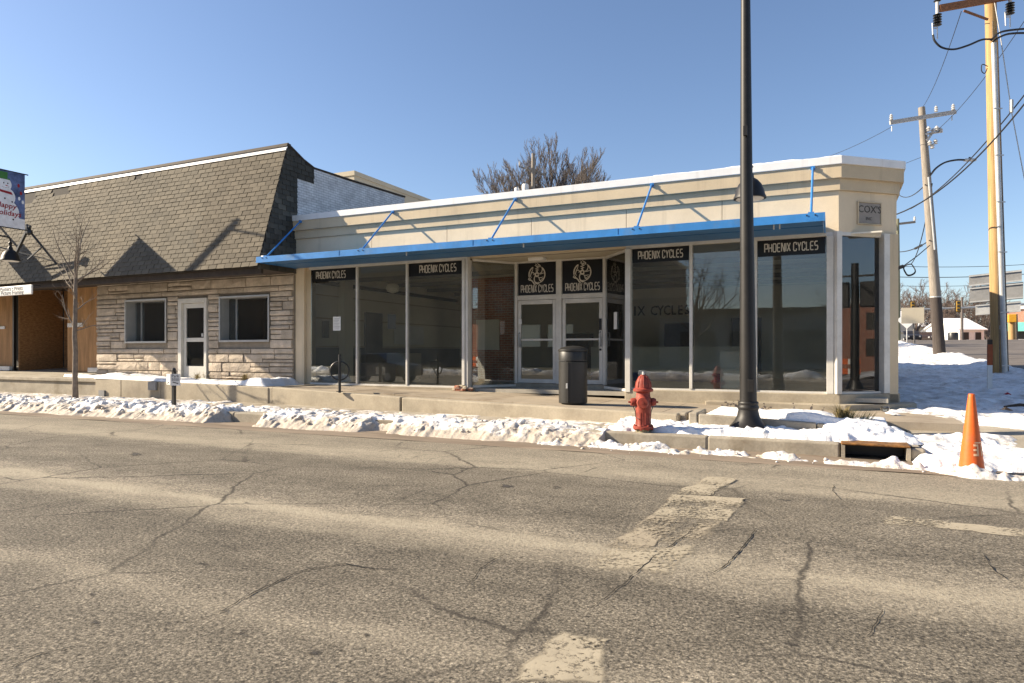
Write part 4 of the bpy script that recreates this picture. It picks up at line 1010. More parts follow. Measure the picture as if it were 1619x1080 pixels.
# hanging shop sign on the porch
hx_ = wx(50, 13.0)
hs = thing('hanging_sign', 'white hanging board reading Posters and Prints, over the boarded porch', 'sign', (hx_-.7, 12.9, 3.2))
ha, hb = Vector((wx(-70, 13.2), 13.2, 0)), Vector((wx(51, 13.0), 13.0, 0))
hz0, hz1 = wz(51, 465, 13.0), wz(51, 450, 13.0)
pn = slab((ha.x, ha.y), (hb.x, hb.y), .05, hz0, hz1).build('board', M_SIGNW, hs, bevel=.015)
hd_ = (hb - ha).normalized(); hn = Vector((hd_.y, -hd_.x, 0)); hc = hb - hd_ * 1.02 + hn * .0275
text('lettering', 'Posters \u2022 Prints', .19, (hc.x - hd_.x*.12, hc.y - hd_.y*.12, hz0 + (hz1-hz0)*.70), hd_, (0,0,1), M_BLACK, pn, .001, 1.1)
text('lettering', 'Picture Framing', .19, (hc.x - hd_.x*.08, hc.y - hd_.y*.08, hz0 + (hz1-hz0)*.28), hd_, (0,0,1), M_BLACK, pn, .001, 1.1)
for k in (.25, 1.8):
    q = hb - hd_ * k; MB().tube([(q.x, q.y, hz1-.01), (q.x, 13.4, 3.60)], .012, 6).build('hanger', M_STEELBLK, hs)

def fp(px, py, D): return (wx(px, D), D, wz(px, py, D))
A_ = fp(44, 362, 12.95)
for a, b, w_ in ((A_, fp(90, 418, 13.5), .06), (A_, fp(20, 412, 13.0), .07), (fp(-20, 386, 13.0), fp(86, 413, 13.5), .035), (fp(44, 410, 13.3), fp(66, 391, 13.15), .035)):
    MB().bar(a, b, w_, w_).build('bracket', M_STEELBLK, hs)
bk_ = MB(); 
for dy, dz, r_ in ((0,.02,.09),(.05,-.1,.11),(-.04,.1,.06),(.1,.06,.05)): bk_.lathe([(.01,-r_),(r_,-r_*.4),(r_*.9,r_*.5),(.01,r_)], (A_[0]+dy, A_[1], A_[2]+dz), 7)
bk_.build('bracket_finial', M_STEELBLK, hs)
# fire hydrant
fx, fy, _ = gnd(1017, 683, .2)
fh = thing('fire_hydrant', 'faded red fire hydrant standing in the snow by the kerb', 'fire hydrant', (fx, fy, .17))
fz = .135
MB().lathe([(.115,0),(.115,.11),(.10,.115)], (fx,fy,fz), 20).build('standpipe', pm('bare_pipe', (.22,.18,.10), .5, 8, .8, .3, 40, tint=(.35,.31,.2)), fh, True)
fl = MB().lathe([(.155,.115),(.165,.125),(.165,.155),(.155,.165)], (fx,fy,fz), 24)
for k in range(8):
    t = k*math.pi/4; fl.lathe([(.016,.10),(.016,.185)], (fx+.145*math.cos(t), fy+.145*math.sin(t), fz), 6)
fl.build('flange', M_RED, fh, True)
bd = MB().lathe([(.128,.166),(.118,.19),(.118,.40),(.126,.44),(.126,.60),(.112,.64),(.108,.70),(.13,.715)], (fx,fy,fz), 24)
for k in range(10):
    t = k*math.pi/5 + .2; bd.box(fx+.117*math.cos(t)-.006, fx+.117*math.cos(t)+.006, fy+.117*math.sin(t)-.006, fy+.117*math.sin(t)+.006, fz+.19, fz+.38)
bd.build('barrel', M_RED, fh, True)
MB().lathe([(.15,.715),(.158,.725),(.158,.755),(.135,.77),(.125,.78)], (fx,fy,fz), 24).build('bonnet_ring', M_RED, fh, True)
cp = MB().lathe([(.124,.78),(.118,.83),(.098,.90),(.066,.955),(.045,.97),(.045,.985)], (fx,fy,fz), 24)
for k in range(8):
    t = k*math.pi/4 + .3
    cp.tube([(fx+.124*math.cos(t), fy+.124*math.sin(t), fz+.785), (fx+.112*math.cos(t), fy+.112*math.sin(t), fz+.86), (fx+.06*math.cos(t), fy+.06*math.sin(t), fz+.96)], .012, 5)
cp.build('bonnet', M_RED, fh, True)
MB().lathe([(.025,.985),(.022,1.03),(.012,1.035)], (fx,fy,fz), 5).build('operating_nut', M_GALV, fh)
for ang, rr, ln in ((TH+math.pi, .058, .19), (TH, .058, .19), (TH-math.pi/2-.25, .085, .17)):
    d = Vector((math.cos(ang), math.sin(ang), 0)); c0 = Vector((fx,fy,fz+.545))
    nz = MB().tube([c0+d*.09, c0+d*(ln-.06)], rr*.9, 16).tube([c0+d*(ln-.06), c0+d*(ln-.02), c0+d*(ln+.01), c0+d*(ln+.012)], [rr*1.15, rr*1.15, rr*.95, rr*.3], 16).tube([c0+d*(ln+.01), c0+d*(ln+.05)], rr*.28, 5)
    nz.build('hose_cap', M_RED, fh, True)
    if rr < .08:
        e = c0 + d*(ln-.02); ch_ = [e + Vector((0,0,-.05)), e + Vector((0,0,-.14)) - d*.04, c0 + d*.12 + Vector((0,0,-.24)), c0 + d*.04 + Vector((0,-.118,-.265))]
        MB().tube(ch_, .007, 5).build('chain', M_STEELBLK, fh)

# litter bin
tx, ty, _ = gnd(906, 637, .47)
tz = .47; tb = thing('litter_bin', 'dark cylindrical litter bin with domed lid on the shop pavement', 'litter bin', (tx, ty, tz))
MB().lathe([(.275,0),(.285,.01),(.285,.82),(.275,.83)], (tx,ty,tz), 32).build('body', M_CAN, tb, True)
MB().lathe([(.287,.84),(.287,1.02),(.28,1.03)], (tx,ty,tz), 32).build('collar', M_CAN, tb, True)
MB().lathe([(.297,1.03),(.30,1.04),(.296,1.065),(.24,1.10),(.13,1.13),(.01,1.14)], (tx,ty,tz), 32).build('lid', M_CAN, tb, True)
fv = Vector((SN, -CS, 0)); rv = Vector((CS, SN, 0))
def on_can(a, r=.288): return Vector((tx,ty,0)) + (fv*math.cos(a) + rv*math.sin(a))*r
op = MB(); A_ = [.55 + k*.09 for k in range(10)]
for a, b in zip(A_, A_[1:]):
    p, q = on_can(a), on_can(b); op.quad((p.x,p.y,tz+.86), (q.x,q.y,tz+.86), (q.x,q.y,tz+1.0), (p.x,p.y,tz+1.0))
op.build('opening', M_BLACK, tb)
p = on_can(-.42, .289); MB().tube([(p.x,p.y,tz+.02),(p.x,p.y,tz+.82)], .008, 6).build('door_seam', M_BLACK, tb)
p = on_can(-.5, .292); MB().box(p.x-.018, p.x+.018, p.y-.02, p.y+.01, tz+.30, tz+.40).build('latch', M_GALV, tb, bevel=.004)

# bicycle stand: post with a ring
kx_, ky_, _ = gnd(537, 619, .57)
bk = thing('bicycle_stand', 'black post and ring bicycle stand on the pavement near the left windows', 'bicycle stand', (kx_, ky_, .56))
MB().tube([(kx_,ky_,.54),(kx_,ky_,1.43)], .032, 12).build('post', M_STEELBLK, bk, True)
rg = MB(); N_ = 28; rr = .215; base = 0
pts = [Vector((kx_ + rr*math.cos(2*math.pi*k/N_)*CS, ky_ + rr*math.cos(2*math.pi*k/N_)*SN, 1.05 + rr*math.sin(2*math.pi*k/N_))) for k in range(N_+1)]
rg.tube(pts, .018, 8, cap=False).build('ring', M_STEELBLK, bk, True)
MB().lathe([(.08,0),(.08,.012)], (kx_,ky_,.565), 16).build('foot_plate', M_STEELBLK, bk)

# traffic cone
cx_, cy_, _ = gnd(1536, 747, .02)
tc_ = thing('traffic_cone', 'orange traffic cone standing in snow at the street corner', 'traffic cone', (cx_, cy_, .02))
pr = [(.142,0)]
for k in range(0, 24):
    f = k/23; r_ = .138 + (.033-.138)*f; pr.append((r_ + .0015*(k % 2), .02 + f*.93))
pr += [(.030,.955),(.012,.957)]
MB().lathe(pr, (cx_,cy_,.02), 36).build('cone_body', M_ORANGE, tc_, True)
MB().box(cx_-.165, cx_+.165, cy_-.165, cy_+.165, -.02, .012).build('cone_base', M_ORANGE, tc_, bevel=.012)
# faded stencil on the cone: E and a turned-away stroke
cf = MB()
def on_cone(a, z):
    r_ = .138 + (.033-.138)*((z-.04)/.93) + .003; d = fv*math.cos(a) + rv*math.sin(a); return (cx_+d.x*r_, cy_+d.y*r_, z)
def conepatch(a0, a1, z0, z1):
    k = 4
    for i in range(k):
        u, v = a0+(a1-a0)*i/k, a0+(a1-a0)*(i+1)/k; cf.quad(on_cone(u,z0), on_cone(v,z0), on_cone(v,z1), on_cone(u,z1))
for z0, z1 in ((.235,.262),(.295,.318),(.35,.375)): conepatch(-.42, .10, z0, z1)
conepatch(-.10, .10, .263, .294); conepatch(-.05, .10, .319, .349); conepatch(-.30, 1.15, .385, .40)
conepatch(.38, .55, .24, .375)
cf.build('stencil', pm('faded_stencil', (.78,.50,.30), .2, 20, .6, 0, 60), tc_)

# little parking sign on a post
sx_, sy_, _ = gnd(275, 646, .19)
pk = thing('parking_sign', 'small white sign on a short black post in the ploughed snow', 'sign', (sx_, sy_, .16))
MB().box(sx_-.034, sx_+.034, sy_-.034, sy_+.034, .1, 1.04).build('post', M_STEELBLK, pk)
pb = slab((sx_-.20, sy_-.03), (sx_-.015, sy_-.08), .012, .74, .985).build('sign_plate', M_SIGNW, pk)
pb2 = slab((sx_-.012, sy_-.08), (sx_+.20, sy_+.01), .012, .72, .985).build('sign_plate', M_SIGNW, pk)
d_ = Vector((.212,.09,0)).normalized(); n_ = Vector((d_.y,-d_.x,0)); c_ = Vector((sx_+.094, sy_-.035, 0)) + n_*.008
text('lettering', 'Park', .095, (c_.x,c_.y,.935), d_, (0,0,1), M_PR, pb2, .001); text('lettering', '5050', .085, (c_.x,c_.y,.855), d_, (0,0,1), M_PR, pb2, .001)
ar = MB(); ar.ribbon([c_ + Vector((-.06*d_.x,-.06*d_.y,.80)), c_ + Vector((.07*d_.x,.07*d_.y,.765))], n_, .02, .001); ar.build('arrow', M_PR, pb2)
d2 = Vector((.185,-.05,0)).normalized(); n2_ = Vector((d2.y,-d2.x,0)); c2 = Vector((sx_-.108, sy_-.055,0)) + n2_*.008
MB().ribbon([c2 + Vector((-.05*d2.x,-.05*d2.y,.765)), c2 + Vector((.05*d2.x,.05*d2.y,.80))], n2_, .02, .001).build('arrow', M_PR, pb)
MB().lathe([(.03,0),(.045,.03),(.035,.07),(.01,.085)], (sx_,sy_,1.04), 12).build('post_cap', M_STEELBLK, pk, True)

# kerb inlet
dx0, dx1 = .13, .98
sd_ = thing('storm_drain', 'rusty iron kerb inlet with a dark open mouth at the corner', 'drain', (.46, 10.75, 0))
MB().box(dx0, dx1, 10.62, 11.15, .182, .212).build('hood', M_RUST, sd_, bevel=.015)
MB().box(dx0, dx0+.05, 10.63, 11.1, -.02, .180).build('cheek', M_CONC2, sd_); MB().box(dx1-.05, dx1, 10.63, 11.1, -.02, .180).build('cheek', M_CONC2, sd_)
MB().box(dx0+.052, dx1-.052, 11.0, 11.1, -.1, .163).build('pit_wall', M_BLACK, sd_)
MB().box(dx0+.052, dx1-.052, 10.62, 10.99, -.1, .012).build('pit_floor', M_BLACK, sd_)


# broken bricks where the plinth has crumbled
rb = thing('brick_rubble', 'crumbled brick and mortar at the foot of the white entrance post', 'rubble', (-8.2, 14.68, .53))
rg_ = random.Random(3)
for k in range(9):
    x, y = -8.42 + .055*k + rg_.uniform(-.02,.02), 14.60 + rg_.uniform(0,.12); s_ = rg_.uniform(.03,.07)
    mb = MB().box(-s_, s_, -s_*.7, s_*.7, -s_*.6, s_*.7); mb.v = [(v[0]*rg_.uniform(.7,1.2)+x, v[1]*rg_.uniform(.7,1.2)+y, v[2]*rg_.uniform(.7,1.2)+.57 + (.05 if k in (2,3,6) else 0)) for v in mb.v]
    mb.build('brick', M_RBRICK if k % 3 else M_BEIGE, rb)

# ================================================================== PLANTS
def grass_clump(label, x, y, z, h, n, spread, mt, seed):
    rg = random.Random(seed); mb = MB()
    for k in range(n):
        a = rg.uniform(0, 6.283); r0 = rg.uniform(0, .3)*spread; L = h*rg.uniform(.5, 1.1); o = rg.uniform(.15, 1.0)*spread
        p0 = Vector((x + r0*math.cos(a), y + r0*math.sin(a), z)); p1 = p0 + Vector((o*.4*math.cos(a), o*.4*math.sin(a), L*.65)); p2 = p0 + Vector((o*math.cos(a), o*math.sin(a), L*rg.uniform(.6,1.0)))
        s_ = Vector((-math.sin(a), math.cos(a), 0)) * .006
        mb.add([p0-s_, p0+s_, p1+s_*.8, p1-s_*.8, p2], [(0,1,2,3),(3,2,4)])
    t = thing('grass_clump', label, 'plant', (x, y, z)); mb.build('blades', mt, t); return t
gx, gy, _ = gnd(1332, 668, .36)
M_GRASS2 = pm('green_grass', (.13,.13,.035), .4, 9, .9, 0, 30)
gc = grass_clump('yellow green grass tuft in the planter snow below the corner window', gx, gy, .33, .34, 260, .26, M_GRASS, 1)
mb = MB(); rg = random.Random(4)
for k in range(160):
    a = rg.uniform(-1.2, 1.4); p0 = Vector((gx+.1+rg.uniform(-.1,.25), gy-.05+rg.uniform(-.08,.08), .32)); L = rg.uniform(.12,.3); p2 = p0 + Vector((math.cos(a)*.18, math.sin(a)*.14-.08, L)); s_ = Vector((.005,.004,0))
    mb.add([p0-s_, p0+s_, p2], [(0,1,2)])
mb.build('green_blades', M_GRASS2, gc)
for i, (px, py, lab) in enumerate(((312,602,'dry tan grass tuft leaning on the stone shop door'),(327,600,'dry tan grass tuft just right of the stone shop door'),(386,602,'dry tan grass tuft below the right stone shop window'))):
    q = gnd(px, py, .66); grass_clump(lab, q[0], q[1], .6, .36, 70, .2, M_GRASS, 10+i)
def twigs(label, x, y, z, h, n, seed, w_=.3):
    rg = random.Random(seed); mb = MB()
    for k in range(n):
        p = Vector((x+rg.uniform(-w_,w_)*.5, y+rg.uniform(-.1,.1), z)); pts = [p.copy()]
        d = Vector((rg.uniform(-.6,.6), rg.uniform(-.3,.3), 1))
        for j in range(4): p = p + d.normalized()*h/4*rg.uniform(.6,1.1); d += Vector((rg.uniform(-.7,.7), rg.uniform(-.4,.4), rg.uniform(-.5,.2))); pts.append(p.copy())
        mb.tube(pts, [.006,.005,.004,.003,.002], 4)
        for q in pts[2:]:
            s_ = rg.uniform(.008,.02); mb.box(q.x-s_, q.x+s_, q.y-s_, q.y+s_, q.z-s_*.6, q.z+s_*.6)
    t = thing('dead_shrub', label, 'plant', (x, y, z)); mb.build('twigs', M_TWIG, t); return t
q = gnd(1160, 650, .42); twigs('withered dark plant in the planter just left of the lamp post', q[0], q[1], .38, .28, 12, 1)
q = gnd(1205, 652, .40); twigs('few withered stems in the planter snow right of the lamp post', q[0], q[1], .36, .22, 6, 2, .2)
q = gnd(1285, 660, .38); twigs('thin bare stems beside the grass tuft in the planter', q[0], q[1], .34, .3, 5, 3, .5)
q = gnd(412, 603, .66); twigs('small dead stems near the right end of the stone front', q[0], q[1], .6, .22, 5, 6, .3)

def grow(mb, p, d, L, r, lev, rg, P_, sides=5):
    """one limb and everything that grows from it"""
    k = P_['seg']; pts = [p.copy()]; rad = [r]; dd = d.copy()
    for i in range(k):
        dd = (dd + Vector((rg.gauss(0,1), rg.gauss(0,1), rg.gauss(0,1) )) * P_['wob'] + Vector((0,0,P_['up'])) ).normalized()
        pts.append(pts[-1] + dd * L / k); rad.append(r * (1 - (i+1)/k * P_['tap']))
    mb.tube(pts, rad, max(3, sides), cap=False)
    if lev <= 0: return
    n = P_['n'][-lev] if lev <= len(P_['n']) else 3
    for i in range(n):
        f = P_['lo'] + (1 - P_['lo']) * (i + rg.random()) / n
        s_ = min(k-1, int(f*k)); q = pts[s_].lerp(pts[s_+1], f*k - s_)
        ax = (pts[s_+1]-pts[s_]).normalized(); per = ax.orthogonal().normalized(); per.rotate(Matrix.Rotation(rg.uniform(0, 6.283), 3, ax))
        an = R(rg.uniform(*P_['ang'])); nd_ = (ax*math.cos(an) + per*math.sin(an)).normalized()
        grow(mb, q, nd_, L * rg.uniform(*P_['len']) * (1.15 - .45*f), max(P_['rmin'], rad[s_] * rg.uniform(.45,.65)), lev-1, rg, P_, sides-1)
def bare_tree(name, label, cat, base, H, r, lev, seed, mt, P_, lean=(0,0), group=None, split=.32, limbs=7, trunk_mt=None):
    rg = random.Random(seed); t = thing(name, label, cat, base, group); b = Vector(base)
    tk = MB(); hs_ = H * split; top = b + Vector((lean[0]*hs_, lean[1]*hs_, hs_))
    tk.tube([b - Vector((0,0,.15)), b + Vector((0,0,.1*hs_)), b.lerp(top,.5) + Vector((rg.uniform(-.01,.01)*H,0,0)), top], [r*1.35, r*1.1, r*.92, r*.8], 10)
    cr = MB()
    for i in range(limbs):
        a = 6.283*i/limbs + rg.uniform(-.4,.4); tilt = R(rg.uniform(*P_['limb'])) if i else R(4)
        d = Vector((math.sin(tilt)*math.cos(a), math.sin(tilt)*math.sin(a), math.cos(tilt)))
        st = b.lerp(top, rg.uniform(.75, 1.0)) if i else top
        grow(cr, st, d, (H-hs_) * (rg.uniform(.6,.9) if i else .8), r*(.5 if i else .7), lev, rg, P_, 6)
    tk.build('trunk', trunk_mt or mt, t, True); cr.build('crown', mt, t, True, sharp=False); return t
# young street tree
yx, yy_, _ = gnd(119, 634, .17)
PT = dict(seg=5, wob=.10, up=.05, tap=.7, n=[4,4], lo=.2, ang=(25,60), len=(.35,.6), rmin=.004, limb=(25,60))
rg = random.Random(21); yt = thing('young_tree', 'slim leafless young tree in the kerb strip by the boarded porch', 'tree', (yx, yy_, .15))
tp_ = [(yx,yy_,.1),(yx-.01,yy_,.8),(yx+.01,yy_,1.5),(yx-.03,yy_,1.9),(yx+.0,yy_,2.5),(yx+.01,yy_,3.2),(yx+.03,yy_,3.7)]
MB().tube(tp_, [.085,.066,.062,.058,.054,.046,.04], 12).build('trunk', M_BARK, yt, True)
cr = MB()
for z_, a, ln, el in ((1.9,170,1.1,40),(2.05,20,.7,15),(2.2,200,1.0,45),(2.6,110,.8,30),(2.9,-30,.9,25),(3.1,160,1.5,35),(3.2,180,1.6,45),(3.3,60,1.0,40),(3.4,-10,1.3,55),(3.5,200,1.4,55),(3.55,120,1.3,60),(3.6,10,1.5,68),(3.68,80,1.7,85),(3.68,-40,1.2,65),(3.4,30,1.2,35)):
    d = Vector((math.cos(R(a))*math.cos(R(el)), math.sin(R(a))*math.cos(R(el)), math.sin(R(el))))
    grow(cr, Vector((yx+.0,yy_,z_)), d, ln, .020, 2, rg, PT, 6)
cr.build('crown', M_BARK, yt, True, sharp=False)
# big tree and pole behind the shop
PB = dict(seg=5, wob=.07, up=.09, tap=.75, n=[6,7,7,7], lo=.15, ang=(12,32), len=(.38,.6), rmin=.0125, limb=(10,43))
q = atz(852, 300, 56); bare_tree('shade_tree', 'large leafless tree rising behind the shop roof', 'tree', (q[0], q[1], 1.0), 17.3, .34, 4, 8, M_BARKD, PB, split=.40, limbs=17)
def insul(mb, p, h=.22, r=.06): 
    return mb.lathe([(r*.5,0),(r,.02),(r*.5,h*.3),(r,h*.36),(r*.5,h*.64),(r*.9,h*.7),(r*.3,h)], p, 8)
q = atz(843, 243, 48); up_ = thing('utility_pole', 'pole top with white transformers showing above the shop roof', 'utility pole', (q[0], q[1], 1.0))
MB().tube([(q[0],q[1],.5),(q[0],q[1],q[2])], [.17,.12], 10).build('pole', M_POLEG, up_, True)
tz_ = q[2] - 3.0
for k, (dx, s_) in enumerate(((-.55,1),(-1.15,.7),(.35,.6))):
    MB().lathe([(.01,0),(.24*s_,.02),(.25*s_,.75*s_),(.2*s_,.85*s_),(.03,.9*s_)], (q[0]+dx*CS, q[1]+dx*SN, tz_), 14).build('transformer', M_SIGNW, up_, True)
MB().bar((q[0]-1.0*CS,q[1]-1.0*SN,q[2]-.9),(q[0]+.9*CS,q[1]+.9*SN,q[2]-1.5),.08,.08).build('crossarm', M_POLEG, up_)
for dx, zz in ((-.95,-.85),(-.5,-1.1),(.55,-1.25),(.85,-1.4)):
    insul(MB(), (q[0]+dx*CS, q[1]+dx*SN, q[2]+zz), .3, .09).build('insulator', M_PORC, up_, True)

# ================================================================== POLES AND WIRES ON THE RIGHT
def vx(px, py, Z): return Vector(atz(px, py, Z))
rr_ = Vector((CS, SN, 0)); ff_ = Vector((-SN, CS, 0))
# nearest pole: new yellow wood with a conduit
b0 = vx(1579, 592, 22); t0_ = vx(1565.5, -25, 22.0)
P1 = thing('utility_pole', 'new yellow wooden utility pole with metal conduit, nearest on the right', 'utility pole', (b0.x, b0.y, b0.z-.05))
MB().tube([b0 - Vector((0,0,.2)), b0.lerp(t0_, .5), t0_], [.205,.182,.158], 18).build('pole', M_POLEY, P1, True)
cb, ct = vx(1588.5, 594, 21.78), vx(1571, 68, 21.82)
MB().tube([cb, cb.lerp(ct,.45), ct], [.082,.078,.074], 14).build('conduit', M_GALV, P1, True)
cb2, ct2 = vx(1593.5, 592, 22.0), vx(1576, 60, 22.0)
MB().tube([cb2, ct2], .035, 8).build('conduit', M_BARK, P1, True)
for f in (.03,.19,.37,.52,.66,.8): 
    q = cb.lerp(ct, f); MB().bar(q - rr_*.14 + ff_*(-.09), q + rr_*.14 + ff_*(-.09), .02, .035).build('strap', M_GALV, P1)
for f, s_ in ((.12,.05),(.15,.03),(.28,.04),(.46,.03)):
    q = b0.lerp(t0_, f) - ff_*.2 - rr_*.03; MB().box(q.x-s_, q.x+s_, q.y-.006, q.y+.006, q.z-s_*1.3, q.z+s_*1.3).build('pole_tag', M_GALV, P1)
MB().tube([b0.lerp(t0_,.0) - ff_*.19 - rr_*.09, b0.lerp(t0_,.9) - ff_*.155 - rr_*.06], .012, 5).build('ground_wire', M_BARK, P1)
ca_, cb_ = vx(1476, 21, 22.0) , vx(1640, -8, 22.0)
ca_ -= ff_*.3; cb_ -= ff_*.3
MB().bar(ca_, cb_, .13, .2).build('crossarm', M_ARM, P1)
MB().bar(vx(1524, 17, 21.75), vx(1562, 31, 21.75), .05, .06).build('brace', M_ARM, P1)
for px, py in ((1482, 14), (1597, -4)):
    q = vx(px, py, 21.7)
    m_ = MB()
    m_.tube([q + Vector((0,0,.5)), q - Vector((0,0,.25))], .05, 8); m_.build('arrester', M_PORC, P1, True)
    MB().lathe([p_ for j in range(5) for p_ in ((.05,j*.08),(.13,j*.08+.03),(.05,j*.08+.06))], (q.x, q.y, q.z - .55), 12).build('insulator', M_STEELBLK, P1, True)
    MB().lathe([p_ for j in range(3) for p_ in ((.05,j*.08),(.11,j*.08+.03),(.05,j*.08+.06))], (q.x, q.y, q.z + .22), 12).build('insulator', M_STEELBLK, P1, True)
    MB().tube([q - Vector((0,0,.5)), q - Vector((0,0,.95))], .018, 6).tube([q - rr_*.16 - Vector((0,0,.45)), q - rr_*.14 - Vector((0,0,.9))], .02, 6).bar(q - rr_*.16 - Vector((0,0,.62)), q - Vector((0,0,.62)), .02, .03).build('fuse_rod', M_GALV, P1)
def cable(label, pts, r=.018, sag=0, cat='cable', group=None, name='cable'):
    pts = [Vector(p) for p in pts]; out = []
    if len(pts) == 2:
        for k in range(17):
            f = k/16; q = pts[0].lerp(pts[1], f); q.z -= sag*4*f*(1-f); out.append(q)
    else:
        # Catmull-Rom through the points
        E_ = [pts[0]*2-pts[1]] + pts + [pts[-1]*2-pts[-2]]
        for i in range(1, len(E_)-2):
            p0,p1,p2,p3 = E_[i-1:i+3]
            for k in range(8):
                t = k/8; out.append(.5*((2*p1)+(p2-p0)*t+(2*p0-5*p1+4*p2-p3)*t*t+(3*p1-p0-3*p2+p3)*t**3))
        out.append(pts[-1])
    o = MB().tube(out, r, 6).build(name, M_WIRE, None, True)
    return tag(o, label, cat, group) if label else o
lp = cable(None, [vx(1475,55,21.6),vx(1478,65,21.6),vx(1489,75,21.6),vx(1508,78,21.6),vx(1530,72,21.6),vx(1552,63,21.6),vx(1567,62,21.6)], .032, name='riser_cable'); adopt(lp, P1)
lp = cable(None, [vx(1567,64,21.6),vx(1578,53,21.6),vx(1596,48,21.6),vx(1640,44,21.6)], .032, name='riser_cable'); adopt(lp, P1)
lp = cable(None, [vx(1570,66,21.6),vx(1582,58,21.6),vx(1600,53,21.6),vx(1640,52,21.6)], .032, name='riser_cable'); adopt(lp, P1)
lp = cable(None, [vx(1562,105,21.7),vx(1553,102,21.7),vx(1552,112,21.7),vx(1557,116,21.7),vx(1561,108,21.7)], .014, name='wire_loop'); adopt(lp, P1)
gw = MB().tube([vx(1571,-5,21.8), vx(1582,60,21.8), vx(1600,180,21.8), vx(1622,295,21.8)], .016, 6).build('guy_wire', M_GALV, None, True); tag(gw, 'pale guy wire slanting down right of the yellow pole', 'cable')
q = vx(1599, 168, 21.7); MB().tube([q+Vector((0,0,.2)), q-Vector((0,0,.2))], .06, 6).build('turnbuckle', M_PORC, gw); 
# second pole: grey, dark lower part, crossarm, street light
b0 = vx(1486, 563, 36.2); t0_ = vx(1457, 170, 36.2)
P2 = thing('utility_pole', 'leaning grey utility pole with white crossarm and a street light', 'utility pole', (b0.x, b0.y, b0.z-.05))
m0 = b0.lerp(t0_, .235)
MB().tube([b0 - Vector((0,0,.2)), m0], [.30,.27], 16).build('pole_sleeve', pm('tarred_wood', (.065,.052,.045), .3, 2, .85, .2, 9, stretch=(10,10,.5)), P2, True)
MB().tube([m0, m0.lerp(t0_,.5), t0_], [.262,.22,.165], 16).build('pole', M_POLEG, P2, True)
MB().tube([vx(1478,395,35.8), vx(1468,280,35.8)], .05, 8).build('conduit', M_GALV, P2, True)
MB().bar(vx(1407,194,35.9), vx(1511,177,35.9), .12, .2).build('crossarm', M_ARMG, P2)
for px, py in ((1409,190),(1480,177),(1507,174)): 
    q = vx(px, py, 35.9); insul(MB(), (q.x,q.y,q.z), .32, .1).build('insulator', M_PORC, P2, True)
for px, py in ((1410,200),(1505,183)): q = vx(px, py, 35.9); MB().tube([q, q-Vector((0,0,.25))], .03, 6).build('bolt', M_GALV, P2)
sw_ = MB(); 
for px, py in ((1468,208),(1475,211),(1481,207),(1487,210),(1470,230),(1474,235),(1479,228)):
    q = vx(px, py, 35.6); sw_.lathe([(.04,0),(.12,.03),(.05,.09),(.12,.14),(.04,.26)], (q.x,q.y,q.z), 8)
sw_.bar(vx(1464,212,35.7), vx(1490,208,35.7), .06, .1).bar(vx(1466,222,35.7), vx(1474,210,35.7), .1, .1); sw_.build('switchgear', M_PORC, P2, True)
la = cable(None, [vx(1471,277,36),vx(1480,266,36),vx(1494,257,36),vx(1512,253,36),vx(1528,253,36)], .05, name='lamp_arm'); adopt(la, P2)
q = vx(1533,253,36); MB().bar(q - rr_*.28, q + rr_*.32, .2, .13).build('lamp_head', M_GALV, P2, bevel=.03)
MB().lathe([(.05,0),(.05,.09)], (q.x,q.y,q.z+.06), 8).build('photocell', M_STEELBLK, P2)
q = m0; MB().tube([q, q+Vector((0,0,.06))], .28, 16).build('strap', M_GALV, P2)
# third pole: thin green-grey
b0 = vx(1420, 541, 64); t0_ = vx(1419, 346, 64)
P3 = thing('utility_pole', 'distant greenish utility pole beside the shop corner', 'utility pole', (b0.x, b0.y, b0.z-.1))
MB().tube([b0 - Vector((0,0,.3)), b0.lerp(t0_,.5), t0_], [.22,.19,.15], 12).build('pole', pm('treated_wood', (.21,.205,.13), .2, 2, .8, .1, 8, stretch=(10,10,.4)), P3, True)
MB().bar(vx(1404,356,64), vx(1447,351,64), .12, .2).build('crossarm', M_POLEG, P3)
q = vx(1446,349,64); insul(MB(), (q.x,q.y,q.z), .4, .12).build('insulator', M_PORC, P3, True)
# wires
W = [('black cable rising from the shop corner past both poles to the upper right', (1408,342,24), (1650,125,18), .022, .6),
     ('upper of two service cables crossing behind the yellow pole', (1440,330,34), (1650,110,20), .022, .5),
     ('thin line from the grey pole crossarm up to the yellow pole crossarm', (1460,168,36), (1520,18,22), .012, .3),
     ('line from the grey pole towards the top right corner', (1470,215,36), (1660,-30,20), .012, .5),
     ('sloping line from the grey pole down to the far pole', (1463,292,36), (1419,306,64), .03, .5),
     ('line from the crossarm left end to beyond the shop roof', (1411,200,36), (1200,268,50), .012, .6),
     ('line from the grey pole middle to beyond the shop roof', (1466,245,36), (1150,300,60), .012, 1.0),
     ('distant upper span of cable above the crossing', (1420,421,75), (1640,417,75), .03, .2),
     ('distant middle span of cable above the crossing', (1420,438,75), (1640,432,75), .04, .2),
     ('distant lower span of cable above the crossing', (1420,452,75), (1640,446,75), .025, .2),
     ('steep cable from the grey pole down to the coil', (1474,290,36), (1440,418,40), .025, .8),
     ('cable from the far pole to the grey pole with a black sleeve', (1416,398,45), (1470,380,36), .03, .2)]
for lab, a, b, r_, sg in W: cable(lab, [vx(*a), vx(*b)], r_, sg, group=None)
q1_, q2_ = vx(1447,393,40), vx(1457,388,39)
sl_ = MB().tube([q1_, q2_], .07, 8).build('cable_sleeve', M_WIRE, None, True); tag(sl_, 'black splice sleeve hanging on the cable by the grey pole', 'cable sleeve')
cl = thing('cable_coil', 'coil of spare black cable hanging between shop corner and grey pole', 'cable', vx(1438,427,30))
co = Vector(vx(1438,427,30)); N_ = 40
